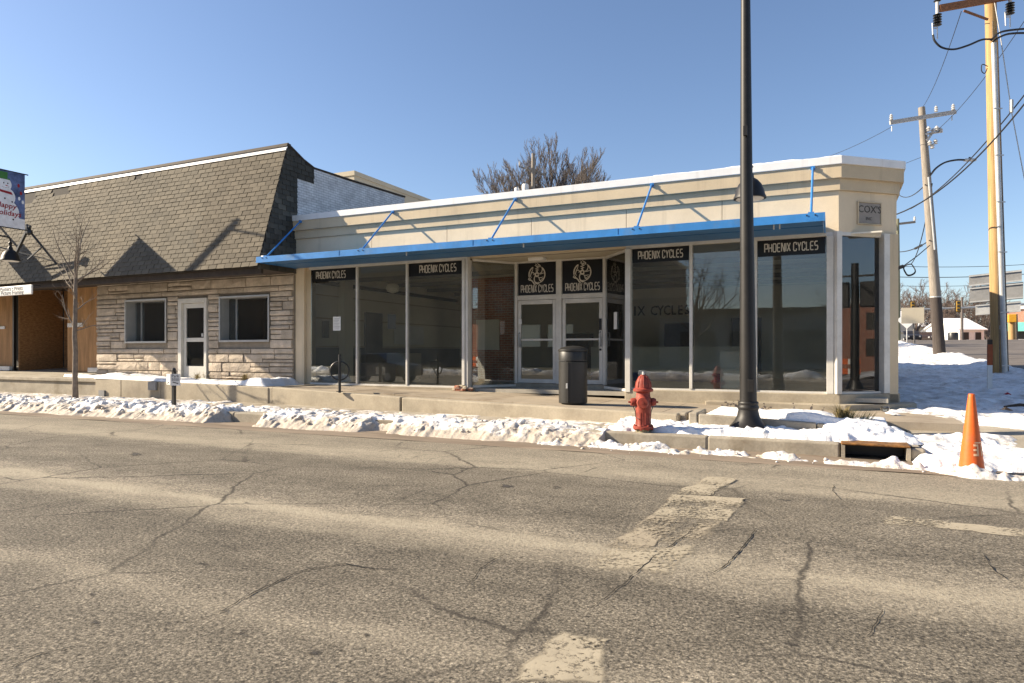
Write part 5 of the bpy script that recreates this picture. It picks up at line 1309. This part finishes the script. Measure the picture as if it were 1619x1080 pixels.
for rr, dz in ((.25,0),(.235,.02)):
    MB().tube([co + rr_*rr*math.cos(6.283*k/N_) + Vector((0,0,rr*math.sin(6.283*k/N_)+dz)) + ff_*.05*math.sin(3*k/N_*6.283) for k in range(N_+1)], .022, 6, cap=False).build('loop', M_WIRE, cl, True)
MB().tube([vx(1408,428,30), vx(1428,421,30)], .08, 8).build('splice_box', M_WIRE, cl, True)
MB().tube([vx(1428,421,30), vx(1450,405,31), vx(1470,388,33)], .022, 6).build('tail', M_WIRE, cl, True)

# snow marker post, sign backs, small things in the snow
b0 = vx(1565, 614, 16.8)
mk = thing('marker_post', 'short white and rusty orange marker post in the snow by the yellow pole', 'post', b0)
MB().box(b0.x-.05, b0.x+.05, b0.y-.03, b0.y+.03, b0.z-.1, b0.z+.57).build('post', M_SIGNW, mk)
MB().box(b0.x-.055, b0.x+.055, b0.y-.035, b0.y+.035, b0.z+.571, b0.z+1.08).build('orange_sleeve', pm('faded_orange', (.36,.085,.025), .2, 5, .6, 0), mk)
MB().box(b0.x-.05, b0.x+.05, b0.y-.03, b0.y+.03, b0.z+1.081, b0.z+1.2).build('cap', M_FASC, mk)
gs = thing('road_sign', 'backs of three grey road sign panels on one frame behind the yellow pole', 'road sign', vx(1585, 590, 26))
sdv = (rr_*.80 - ff_*.60)
def spanel(px0, px1, py0, py1, Z, k=.065):
    c = vx((px0+px1)/2 - 3, (py0+py1)/2, Z); hw = (px1-px0)/2/F*Z*.9; hh = (py1-py0)/2/F*Z
    u = Vector((0,0,1)) ; x = (sdv + Vector((0,0,k))).normalized(); n = x.cross(u).normalized(); n = -n if n.y > 0 else n
    mb = MB(); p = [c - x*hw - u*hh, c + x*hw - u*hh, c + x*hw + u*hh, c - x*hw + u*hh]
    return mb.prism(p, n*-.02), c, x, hw, hh, n
for (a, b, c, d) in ((1538,1614,431,449),(1539,1616,450,476),(1548,1613,479,496)):
    mb, c_, x_, hw, hh, n_ = spanel(a, b, c, d, 26); pn = mb.build('sign_panel', M_SIGNB if c < 470 else M_GALV, gs)
    for f in (-.86, .80):
        MB().bar(c_ - x_*hw + Vector((0,0,hh*f)) + n_*.03, c_ + x_*hw + Vector((0,0,hh*f)) + n_*.03, .04, .05).build('rail', M_GALV, pn)
b0 = vx(1588, 590, 26.3); MB().tube([b0, vx(1583, 428, 26.3)], .045, 8).build('post', M_GALV, gs)
def litter(label, px, py, z, s_, mt, seed, name, cat):
    x, y, _ = gnd(px, py, z); z = hill(y) + .06; rg = random.Random(seed); mb = MB(); N = 7
    ring = [(x + s_*math.cos(6.283*k/N)*rg.uniform(.6,1.2), y + s_*.7*math.sin(6.283*k/N)*rg.uniform(.6,1.2), z + rg.uniform(0,.03)) for k in range(N)]
    mb.v = ring + [(x, y, z + s_*.7)] ; mb.f = [(k, (k+1) % N, N) for k in range(N)]
    return tag(mb.build(name, mt), label, cat)
litter('crumpled red wrapper lying on the shaded snow', 1593, 612, .72, .09, M_PRR, 1, 'wrapper', 'litter')
litter('dark clod lying on the shaded snow below the red wrapper', 1590, 650, .42, .10, M_FASC, 2, 'dirt_clod', 'litter')
qa, qb = gnd(1587, 645, .43), gnd(1640, 646, .43)
tag(MB().tube([(qa[0],qa[1],hill(qa[1])+.06),((qa[0]+qb[0])/2,(qa[1]+qb[1])/2,hill(qa[1])+.10),(qb[0],qb[1],hill(qb[1])+.06)], [.015,.035,.02], 6).build('fallen_branch', M_FELT, None, True), 'dark fallen branch on the shaded snow at the right edge', 'branch')
q = gnd(1399, 657, .36); tag(MB().lathe([(.02,0),(.06,.02),(.075,.08),(.06,.10)], (q[0],q[1],.42), 14).build('plastic_cup', M_GLASS2, None, True), 'clear plastic cup on the snow at the planter corner', 'cup')

# ================================================================== FAR BACKGROUND
def sig(pz, px, py, Z, label):
    c = vx(px, py, Z); t = thing('traffic_signal', label, 'traffic light', c)
    MB().box(c.x-.17, c.x+.17, c.y-.12, c.y+.12, c.z-.62, c.z+.45).build('housing', pm('signal_yellow', (.34,.20,.03), .15, 3, .5, 0), t, bevel=.03)
    for k in range(3): MB().lathe([(.12,0),(.12,-.16),(.10,-.16)], (c.x, c.y-.12, c.z+.27-k*.35), 12, 'y').build('visor', M_STEELBLK, t, True)
    MB().box(c.x-.04, c.x+.04, c.y-.03, c.y+.03, c.z+.55, c.z+.8).build('hanger', M_GALV, t)
    bp = MB().box(c.x-.25, c.x+.25, c.y+.121, c.y+.14, c.z-.70, c.z+.52).build('backplate', M_STEELBLK, t)
sig(0, 1443, 484, 70, 'yellow traffic light hanging left of the grey pole')
sig(0, 1515, 483, 70, 'yellow traffic light hanging between the two poles')
ma = thing('signal_mast', 'long mast arm holding the traffic lights over the far crossing', 'signal mast', vx(1640, 560, 70.4))
MB().tube([vx(1405,491,70.4), vx(1520,487,70.4), vx(1640,480,70.4)], [.09,.12,.15], 10).build('mast_arm', M_GALV, ma, True)
MB().tube([vx(1640,545,70.4), vx(1640,470,70.4)], .2, 10).build('mast_post', M_GALV, ma, True)
yp = thing('utility_pole', 'short sunlit yellow pole in front of the teal awning', 'utility pole', vx(1600,540,72))
MB().tube([vx(1600,538,72), vx(1599,498,72)], .32, 12).build('pole', M_POLEY, yp, True); MB().tube([vx(1606,538,72.5), vx(1605,497,72.5)], .22, 12).build('pole', M_BARK, yp, True)
q = vx(1600,503,71.5); MB().box(q.x-.35,q.x+.35,q.y-.3,q.y+.3,q.z-.45,q.z+.4).build('signal_box', pm('signal_gold', (.6,.3,.02), .1, 3, .5, 0), yp, bevel=.05)
def house(label, px0, px1, Z, py_base, py_eave, py_ridge, wallm, roofm, seed, cat='house', depth=9):
    a, b = vx(px0, py_base, Z), vx(px1, py_base, Z); ze = vx(px0, py_eave, Z).z; zr = vx(px0, py_ridge, Z).z; z0 = min(2.2, a.z)
    t = thing('house', label, cat, (a.x, a.y, z0)); x = (b - a); L = Vector((x.x, x.y, 0)).length; x = Vector((x.x, x.y, 0)).normalized(); n = Vector((-x.y, x.x, 0))
    A_ = Vector((a.x, a.y, 0))
    def pt(u, v, z): q = A_ + x*u + n*v; return (q.x, q.y, z)
    MB().prism([pt(0,0,z0), pt(L,0,z0), pt(L,depth,z0), pt(0,depth,z0)], (0,0,ze-z0)).build('wall', wallm, t)
    o = .35; rf = MB(); th = .12
    for s_ in (0, 1):
        y0, y1 = (-o, depth/2) if s_ == 0 else (depth+o, depth/2)
        p = [pt(-o,y0,ze-.1), pt(L+o,y0,ze-.1), pt(L+o,y1,zr), pt(-o,y1,zr)]
        rf.prism(p if s_ == 0 else p[::-1], (0,0,th))
    rf.build('roof', roofm, t)
    gb = MB()
    for u in (.0, L-.1): gb.prism([pt(u,0,ze), pt(u,depth,ze), pt(u,depth/2,zr-.02)], x*.1)
    gb.build('gable', wallm, t)
    nw = max(2, int(L/2.6))
    for k in range(nw):
        u = L*(k+.5)/nw; f = MB().prism([pt(u-.55,-.06,z0+1.0), pt(u+.55,-.06,z0+1.0), pt(u+.55,-.06,z0+2.4), pt(u-.55,-.06,z0+2.4)], n*.05).build('window', M_SIGNW, t)
        MB().prism([pt(u-.45,-.075,z0+1.1), pt(u+.45,-.075,z0+1.1), pt(u+.45,-.075,z0+2.3), pt(u-.45,-.075,z0+2.3)], n*.012).build('pane', M_DARK, f)
    return t
house('white bungalow with a snow covered roof beyond the crossing', 1517, 1556, 103, 543, 521, 502, M_SIGNW, M_SNOW, 1)
house('pale house half hidden behind the far greenish pole', 1424, 1446, 112, 543, 508, 487, M_GREY, M_SNOW, 2)
house('beige house among bare trees left of the grey pole', 1447, 1473, 125, 543, 516, 500, M_BEIGE, M_SNOW, 3)
aw = thing('corner_store', 'brick corner store with a teal awning at the right edge', 'building', vx(1590,545,95))
a, b = vx(1585,545,95), vx(1690,545,90); x = Vector((b.x-a.x, b.y-a.y, 0)).normalized(); n = Vector((-x.y,x.x,0)); L = 12
def ap(u, v, z): q = Vector((a.x,a.y,0)) + x*u + n*v; return (q.x,q.y,z)
MB().prism([ap(0,0,2.3),ap(L,0,2.3),ap(L,8,2.3),ap(0,8,2.3)], (0,0,5.2)).build('wall', M_RBRICK, aw)
M_TEAL = pm('teal_canvas', (.12,.42,.36), .1, 2, .7, 0)
MB().add([ap(0,-1.2,4.35),ap(L,-1.2,4.35),ap(L,-.01,5.6),ap(0,-.01,5.6)], [(0,1,2,3)]).build('awning', M_TEAL, aw)
MB().prism([ap(0,-.3,7.4),ap(L,-.3,7.4),ap(L,.0,7.4),ap(0,.0,7.4)], (0,0,.5)).build('cornice', M_SIGNW, aw)
for k in range(4): MB().prism([ap(.4+3*k,-.05,2.7),ap(2.6+3*k,-.05,2.7),ap(2.6+3*k,-.01,2.7),ap(.4+3*k,-.01,2.7)], (0,0,1.6)).build('window', M_DARK, aw)
# parked cars far away
def make_car(label, px, py, Z, col, rz, at=None):
    c = Vector(at) if at else vx(px, py, Z)
    if not at: c.z = 2.70
    t = thing('car' if at else 'parked_car', label, 'car', c, None if at else 'cars parked beyond the crossing', rz); mt = pm('car_paint', col, .05, 2, .3, 0)
    def loc(mb, name, m, par, **k):
        o = mb.build(name, m, None, **k); o.parent = par; return o
    body = [(-2.1,.35),(-2.15,.7),(-1.9,.88),(-1.2,.95),(-.7,1.38),(.7,1.42),(1.3,.98),(2.0,.88),(2.15,.65),(2.1,.35)]
    loc(MB().prism([(x,-.85,z) for x, z in body], (0,1.7,0)), 'body', mt, t, bevel=.06)
    loc(MB().prism([(-1.05,-.862,.98),(-.62,-.862,1.32),(.62,-.862,1.35),(1.1,-.862,1.0)], (0,1.724,0)), 'window', M_DARK, t)
    loc(MB().prism([(-2.16,-.6,.72),(-2.16,.6,.72),(-1.3,.6,.97),(-1.3,-.6,.97)], (0,0,.01)), 'bonnet', mt, t)
    for sx in (-1.3, 1.3):
        for sy in (-.82, .82):
            w_ = loc(MB().lathe([(.32,-.1),(.33,0),(.32,.1)], (sx,sy,.33), 14, 'y'), 'wheel', M_STEELBLK, t, smooth=True)
            loc(MB().lathe([(.18,-.115),(.18,.115)], (sx,sy,.33), 10, 'y'), 'rim', M_GALV, w_)
    for sy in (-.6, .6): loc(MB().lathe([(.1,-2.17),(.1,-2.12)], (0,sy,.68), 10, 'x'), 'headlight', M_PORC, t)
    return t
make_car('dark car parked beside the far greenish pole', 1437, 530, 84, (.03,.03,.035), R(100))
make_car('dark car parked just left of the grey pole', 1462, 530, 88, (.05,.035,.03), R(80))
make_car('pale car parked behind the dark ones', 1431, 529, 95, (.5,.5,.5), R(95))
make_car('dark grey car on the main road, mirrored in the left shop panes', 0, 0, 0, (.06,.06,.065), 0, (-19.6, 3.0, .03))
br = thing('traffic_barrel', 'orange traffic barrel mirrored in the third shop pane', 'traffic barrel', (-16.2, -.4, .05))
MB().lathe([(.29,0),(.29,.3),(.27,.31),(.27,.6),(.25,.61),(.25,.95),(.2,1.0)], (-16.2,-.4,.05), 20).build('body', M_ORANGE, br, True); MB().lathe([(.293,.36),(.293,.5)], (-16.2,-.4,.05), 20).build('white_band', M_SIGNW, br, True)
# signs and posts near the crossing
t = thing('road_sign', 'beige back of a diamond shaped sign on a post before the crossing', 'road sign', vx(1445,545,52))
MB().tube([vx(1446,546,52), vx(1443,488,52)], .06, 8).build('post', M_POLEG, t, True)
q = vx(1443,500,51.8); MB().box(q.x-.75,q.x+.75,q.y-.02,q.y+.02,q.z-.55,q.z+.65).build('sign_panel', M_BEIGE, t)
t = thing('road_sign', 'small white diamond sign on a thin post near the far pole', 'road sign', vx(1435,545,62))
q = vx(1434,506,62); MB().prism([(q.x-.8,q.y,q.z),(q.x,q.y,q.z-.8),(q.x+.8,q.y,q.z),(q.x,q.y,q.z+.8)], (0,.03,0)).build('sign_panel', M_SIGNW, t); MB().tube([(q.x,q.y+.05,2.3),(q.x,q.y+.05,q.z)], .05, 6).build('post', M_GALV, t)
t = thing('utility_pole', 'thin dark pole standing left of the snowy bungalow', 'utility pole', vx(1521,540,90)); MB().tube([vx(1521,545,90), vx(1521,470,90)], .16, 8).build('pole', M_BARKD, t, True)
t = thing('litter_bin', 'dark barrel on the verge beyond the crossing', 'litter bin', vx(1507,537,88)); MB().lathe([(.5,0),(.6,.3),(.6,1.2),(.5,1.35)], (*vx(1507,540,88)[:2], 2.7), 14).build('body', M_STEELBLK, t, True)
# bare trees of the far bank
PF = dict(seg=4, wob=.12, up=.06, tap=.75, n=[5,5,5], lo=.25, ang=(18,48), len=(.45,.7), rmin=.035, limb=(15,60))
M_FARB = pm('far_bark', (.155,.115,.095), .3, 3, .9, 0)
spots = [(1448,120,13,'thin bare tree above the parked cars'),(1432,130,12,'bare tree just right of the shop corner'),(1470,135,15,'bare tree directly behind the grey pole'),(1490,128,10,'brown bare tree right of the grey pole'),(1503,122,9,'low bushy bare tree under the right traffic light'),
         (1527,140,17,'tall bare tree behind the snowy bungalow'),(1545,130,14,'bare tree above the bungalow roof'),(1562,118,9,'bare tree between bungalow and yellow pole'),(1512,150,13,'faint bare tree between the poles'),(1478,115,7,'small brown bare tree at the verge'),(1574,135,12,'bare tree behind the road sign panels'),(1608,140,11,'bare tree above the corner store')]
for i, (px, Z, H, lab) in enumerate(spots):
    q = vx(px, 543, Z); bare_tree('bare_tree', lab, 'tree', (q.x, q.y, 2.4), H*.78, .24, 3, 40+i, M_FARB, PF, split=.25, limbs=8, group='bare trees beyond the crossing')
def thicket():
    mb = MB(); rg = random.Random(77)
    for k in range(420):
        q = vx(rg.uniform(1415, 1640), 545, rg.uniform(135, 165)); p = Vector((q.x, q.y, 2.3)); d = Vector((rg.gauss(0,.25), rg.gauss(0,.25), 1)).normalized(); H = rg.uniform(2.5, 6.5)
        grow(mb, p, d, H, .09, 1, rg, dict(seg=3, wob=.15, up=.03, tap=.7, n=[7], lo=.3, ang=(20,50), len=(.3,.55), rmin=.04, limb=(0,0)), 3)
    o = mb.build('thicket', M_FARB, None); o['kind'] = 'stuff'
thicket()
q = vx(1500, 543, 150); ct_ = thing('conifer', 'single dark conifer top between the grey pole and the right traffic light', 'tree', (q.x,q.y,2.4)); H = 10.5
MB().tube([(q.x,q.y,2),(q.x,q.y,2.4+H)], [.3,.04], 8).build('trunk', M_BARKD, ct_, True)
mb = MB(); rg = random.Random(9)
for k in range(900):
    f = rg.random()**.8; z_ = 3.5 + f*(H-1.2); rad = (1-f)*3.6*rg.uniform(.5,1.0)+.2; a = rg.uniform(0,6.283); p = Vector((q.x,q.y,z_)); e = p + Vector((math.cos(a)*rad, math.sin(a)*rad, -rad*.25)); s_ = Vector((-math.sin(a),math.cos(a),0))*.28
    mb.add([p, e - s_ + Vector((0,0,.15)), e, e + s_ + Vector((0,0,.15))], [(0,1,2),(0,2,3)])
mb.build('crown', pm('conifer_green', (.022,.036,.022), .3, 2, .9, 0), ct_)
# verge snow banks beyond
sheet('far_snow', -60, 140, 96, 104, lambda x, y: 2.72 + .25*smooth(96, 98, y) + .1*fbm(x*.5, y*.5), 160, 8, M_SNOW)

# ================================================================== THE OTHER SIDE OF THE STREET (seen in the panes)
ob = thing('brick_block', 'long dun brick block across the street, seen in the window panes', 'building', (-12, -33, 0))
MB().box(-120, -17, -60, -33, 0, 12.2).build('wall', brickmat('dun_brick', (.22,.175,.125), (.18,.145,.105), (.2,.17,.13)), ob); MB().box(-120.1, -16.9, -60, -32.85, 12.2, 12.6).build('parapet_cap', M_BEIGE, ob)
ob2 = thing('low_shop', 'grey flat roofed shop across the street, seen in the right panes', 'building', (6, -36, 0))
MB().box(-15, 20, -48, -36, 0, 5.0).build('wall', M_GREY, ob2); MB().box(-15.1, 20.1, -48, -35.7, 5.0, 5.5).build('parapet_cap', M_FASC, ob2)
for k in range(7): MB().box(-13+4.6*k, -9.7+4.6*k, -35.96, -35.9, .6, 3.4).build('window', M_DARK, ob2)
MB().box(3, 7, -44, -40, 5.0, 7.2).build('roof_house', M_RBRICK, ob2)
field('far_kerb_snow', -40, 14, -11.5, -8.0, 260, 22, lambda x, y: (0, .38*math.exp(-((y+9.6)/.9)**2)*(1+.8*fbm(x*.8,y*.8,2)) + .1*fbm(x*3,y*3,6) - .05), M_SNOWD)
sheet('far_yard', -60, 40, -33, -11, lambda x, y: .02 + .05*fbm(x*.3,y*.3,8), 30, 12, pm('dormant_grass', (.11,.095,.05), .4, .6, .95, .3, 12, .05, grime=((.6,.6,.62), .35, .55, .68)))
for i, (x, y, H) in enumerate(((-9,-22,9),(-17,-25,10),(4,-26,8))):
    bare_tree('bare_tree', ('bare tree across the street, in the entrance panes','bare tree across the street, in the left panes','bare tree across the street, in the right panes')[i], 'tree', (x, y, 0), H, .2, 2, 60+i, M_BARKD, dict(PF, rmin=.02), split=.3, limbs=7)
sp = thing('pedestrian_signal', 'black signal post with box head, mirrored in the corner window', 'traffic light', (9.5, 14.1, .2))
MB().tube([(9.5,14.1,.2),(9.5,14.1,4.3)], [.14,.11], 14).build('post', M_STEELBLK, sp, True); MB().lathe([(.3,0),(.28,.1),(.16,.4)], (9.5,14.1,.2), 16).build('base', M_STEELBLK, sp, True)
MB().box(9.3,9.72,13.1,13.95,2.9,3.7).build('signal_head', M_STEELBLK, sp, bevel=.03); MB().box(9.3,9.72,14.25,15.1,2.9,3.7).build('signal_head', M_STEELBLK, sp, bevel=.03); MB().bar((9.5,13.4,3.9),(9.5,14.9,3.9),.06,.06).build('bracket', M_STEELBLK, sp)
ba = thing('barricade', 'orange and white striped barricade mirrored in the corner window', 'barricade', (12.5, 13.4, .2))
for sy in (12.9, 13.8): MB().bar((12.3,sy,.2),(12.5,sy,1.2),.06,.06).bar((12.7,sy,.2),(12.5,sy,1.2),.06,.06).build('leg', M_BEIGE, ba)
for zz in (.7, 1.05):
    for k in range(6): MB().box(12.42,12.46,12.75+k*.2,12.95+k*.2,zz,zz+.2).build('stripe', M_ORANGE if k % 2 else M_SIGNW, ba)
rbk = thing('brick_house', 'red brick house up the side street, mirrored in the corner window', 'house', (34, 14, 0))
MB().box(44, 56, 7, 20, 0, 5.2).build('wall', brickmat('red_brick_yz', (.28,.10,.06), (.21,.075,.05), (.30,.26,.21), axis='yz'), rbk); MB().box(43.8, 56.2, 6.8, 20.2, 5.2, 5.6).build('roof', M_SNOW, rbk)
for k in range(4):
    for zz in (1.2, 3.2): MB().box(43.95, 43.99, 8+3*k, 9.2+3*k, zz, zz+1.3).build('window', M_DARK, rbk)

# ================================================================== SNOW AND SLUSH
def lump(x, y, s_, seed):
    d, p = noise.voronoi(Vector((x*s_, y*s_, seed)))[:2]; return max(0, 1 - d[0]*1.5)
def bank(x, y):
    g = .19 if y > 10.66 else .006
    wav = fbm(x*.5, 1, 3); near = smooth(-12, -7, x)
    front = 10.10 + .16*fbm(x*1.3, 2, 5) + .07*fbm(x*5, 4, 5) + .02*near - .10*smooth(-16, -24, x)
    crest = 10.78 + .08*wav
    top = .262 + .05*fbm(x*.9, 9, 3) + .035*wav + .035*fbm(x*2.2, 6, 1) - .04*smooth(-4.6, -3.5, x)
    back = .205 + .025*fbm(x*1.2, y*1.2, 8)
    Hh = top * smooth(front - .05, crest, y) ** .8 if y < crest else back + (top - back) * (1 - smooth(crest, crest + .75, y))
    Hh += (.075*lump(x, y, 3.6, 1) + .035*lump(x, y, 9, 4)) * (1 - .5*near) * smooth(front, front + .35, y) * (1 - .55*smooth(11.4, 12.0, y))
    gap = .5*smooth(.75, .25, abs(x + 11.1) + .2*fbm(y*3, 1, 1)) * smooth(11.3, 10.6, y) + .25*smooth(.35, .1, abs(x + 7.6)) * smooth(10.8, 10.4, y)
    return (g, Hh - g - gap - .02)
for xa, xb, nx_, ny_ in ((-36, -24, 260, 70), (-24, -14, 420, 110), (-14, -3.3, 480, 110)):
    field('snow_bank', xa, xb, 9.9, 12.95 if xb < -13 else 12.3, nx_, ny_, bank, M_SNOWD, churn=.038, cs=9)
# loose frozen chunks thrown up by the plough
def chunks(name, n, xa, xb, hf, ya, yb, smin, smax, seed, mt):
    rg = random.Random(seed); mb = MB(); ic = bmesh.new(); bmesh.ops.create_icosphere(ic, subdivisions=2, radius=1)
    V = [v.co.copy() for v in ic.verts]; Fc = [tuple(v.index for v in f.verts) for f in ic.faces]; ic.free()
    for k in range(n):
        x, y = rg.uniform(xa, xb), rg.uniform(ya, yb); g, t = hf(x, y)
        if t < .01 and rg.random() < .75: continue
        s_ = smin + (smax-smin)*rg.random()**2.5; o = Vector((rg.uniform(0,50), rg.uniform(0,50), 0)); e = Vector((rg.uniform(.7,1.3), rg.uniform(.7,1.3), rg.uniform(.5,.9)))
        c = Vector((x, y, g + max(0, t) + s_*.15)); mb.add([c + Vector((v.x*e.x, v.y*e.y, v.z*e.z)) * s_ * (1 + .5*noise.noise(v*1.4 + o) + .2*noise.noise(v*3.5 + o)) for v in V], Fc)
    o = mb.build(name, mt, None, True, sharp=False); o['kind'] = 'stuff'
chunks('snow_chunks', 380, -30, -12.2, bank, 10.15, 11.5, .015, .10, 1, M_SNOWD)
chunks('snow_chunks', 120, -12.2, -3.6, bank, 10.3, 11.2, .015, .07, 2, M_SNOWD)
def bank2(x, y):
    g = .19
    t = .085 + .05*fbm(x*1.3, y*1.3, 3) + .035*lump(x, y, 6, 2) - .16*smooth(10.95, 10.80, y + .05*fbm(x*4, 0, 1)) - .12*smooth(.15, .5, x)*smooth(11.2, 10.9, y)
    if x > -.1: t += .18*math.exp(-((x-.35)/.4)**2 - ((y-11.75)/.35)**2) - .1*smooth(.9, 1.25, x)
    t -= .09*smooth(11.95, 12.3, y) * smooth(-.6, .2, x)
    t -= .25*math.exp(-((x - fx)/.16)**2 - ((y - fy)/.16)**2)*.6
    return (g, t)
field('kerb_snow', -3.35, 1.25, 10.7, 12.25, 260, 90, bank2, M_SNOW, churn=.03, cs=7)
def slush(x, y):
    e = .10*fbm(x*1.1, 3, 1)
    a = math.exp(-((y - (10.25 - .16*smooth(-4,1.2,x) - .42*smooth(.7, 1.7, x) + e))/.16)**2)
    b = .9*math.exp(-((y-10.5)/.13)**2) * smooth(-.6,-1.6,x)
    t = (.13*a + .09*b) * (.65 + 1.0*fbm(x*2.2, y*2.2, 6)) + .05*lump(x, y, 8, 3)*max(a, b) - .045
    return (.006, t)
field('gutter_slush', -4.3, 5, 9.4, 10.66, 420, 70, slush, M_SNOWB, churn=.02, cs=12)
chunks('snow_chunks', 200, -4, 3.5, slush, 9.7, 10.6, .008, .035, 3, M_SNOWB)
def ramp_snow(x, y):
    g = .02 + smooth(10.7, 13.2, y)*.26
    n = fbm(x*1.2, y*1.5, 9); t = .05 + .10*n + .04*lump(x, y, 5, 5)
    t += .10*math.exp(-((x-1.45)/.5)**2 - ((y-10.7)/.7)**2) + .16*smooth(2.2, 3.0, x)*math.exp(-((y-13.4)/.5)**2)
    t -= .17*math.exp(-((y - 12.9 - .1*fbm(x,0,2))/.42)**2) * smooth(3.6, 2.4, x) + .12*math.exp(-((y-11.9)/.22)**2)*smooth(1.7,2.3,x)
    t -= .2*smooth(10.25, 9.75, y + .15*fbm(x*2, 1, 7)) + .2*smooth(1.1, .88, x)
    return (g, t)
field('corner_snow', .85, 6, 9.6, 14.1, 260, 220, ramp_snow, M_SNOWW, churn=.035, cs=6)
def planter(x, y):
    g = .33
    t = .17 + .05*fbm(x*1.4, y*2, 4) - .09*smooth(-.5, .6, x) - .35*smooth(12.55, 12.8, y + .08*fbm(x*3,0,3)) - .1*smooth(-1.75, -2.0, x)
    return (g, t if y > 11.74 else -1)
field('planter_snow', -2.0, .8, 11.7, 12.9, 140, 60, planter, M_SNOW)
def bedz(x): return .57 + .10*(-12.86 - x)/6.9
def bed(x, y):
    t = .075 + .06*fbm(x*1.1, y*2, 5) + .14*math.exp(-((x+13.35)/.45)**2) + .1*math.exp(-((x+18.9)/.4)**2) - .2*smooth(14.2, 14.6, y) - .3*smooth(-13.25, -12.9, x)
    if x < -19.8 and y < 13.62: t = -1
    return (bedz(x) + (.045 if y < 13.42 else .0), t)
field('bed_snow', -22.08, -12.8, 13.10, 14.69, 300, 60, bed, M_SNOW)
MB().prism([(-19.78,13.3,.1),(-12.9,13.3,.1),(-12.9,13.3,bedz(-12.9)),(-19.78,13.3,bedz(-19.78))], (0,1.42,0)).prism([(-22.09,13.56,.1),(-19.781,13.56,.1),(-19.781,13.56,bedz(-19.781)),(-22.09,13.56,bedz(-22.09))], (0,1.16,0)).build('planting_bed', pm('bed_soil', (.26,.20,.13), .3, 6, .95, .3, 30))['kind'] = 'structure'
field('canopy_snow', -13.52, -12.0, 13.36, 14.2, 60, 30, lambda x, y: (3.886, .11*smooth(-12.1,-13.0,x) + .05*fbm(x*3,y*3,2) - .03), M_SNOW)
field('coping_snow', -3.5, .2, 14.66, 14.98, 120, 10, lambda x, y: (5.286, .03 + .03*fbm(x*2,y*4,2)), M_SNOW)
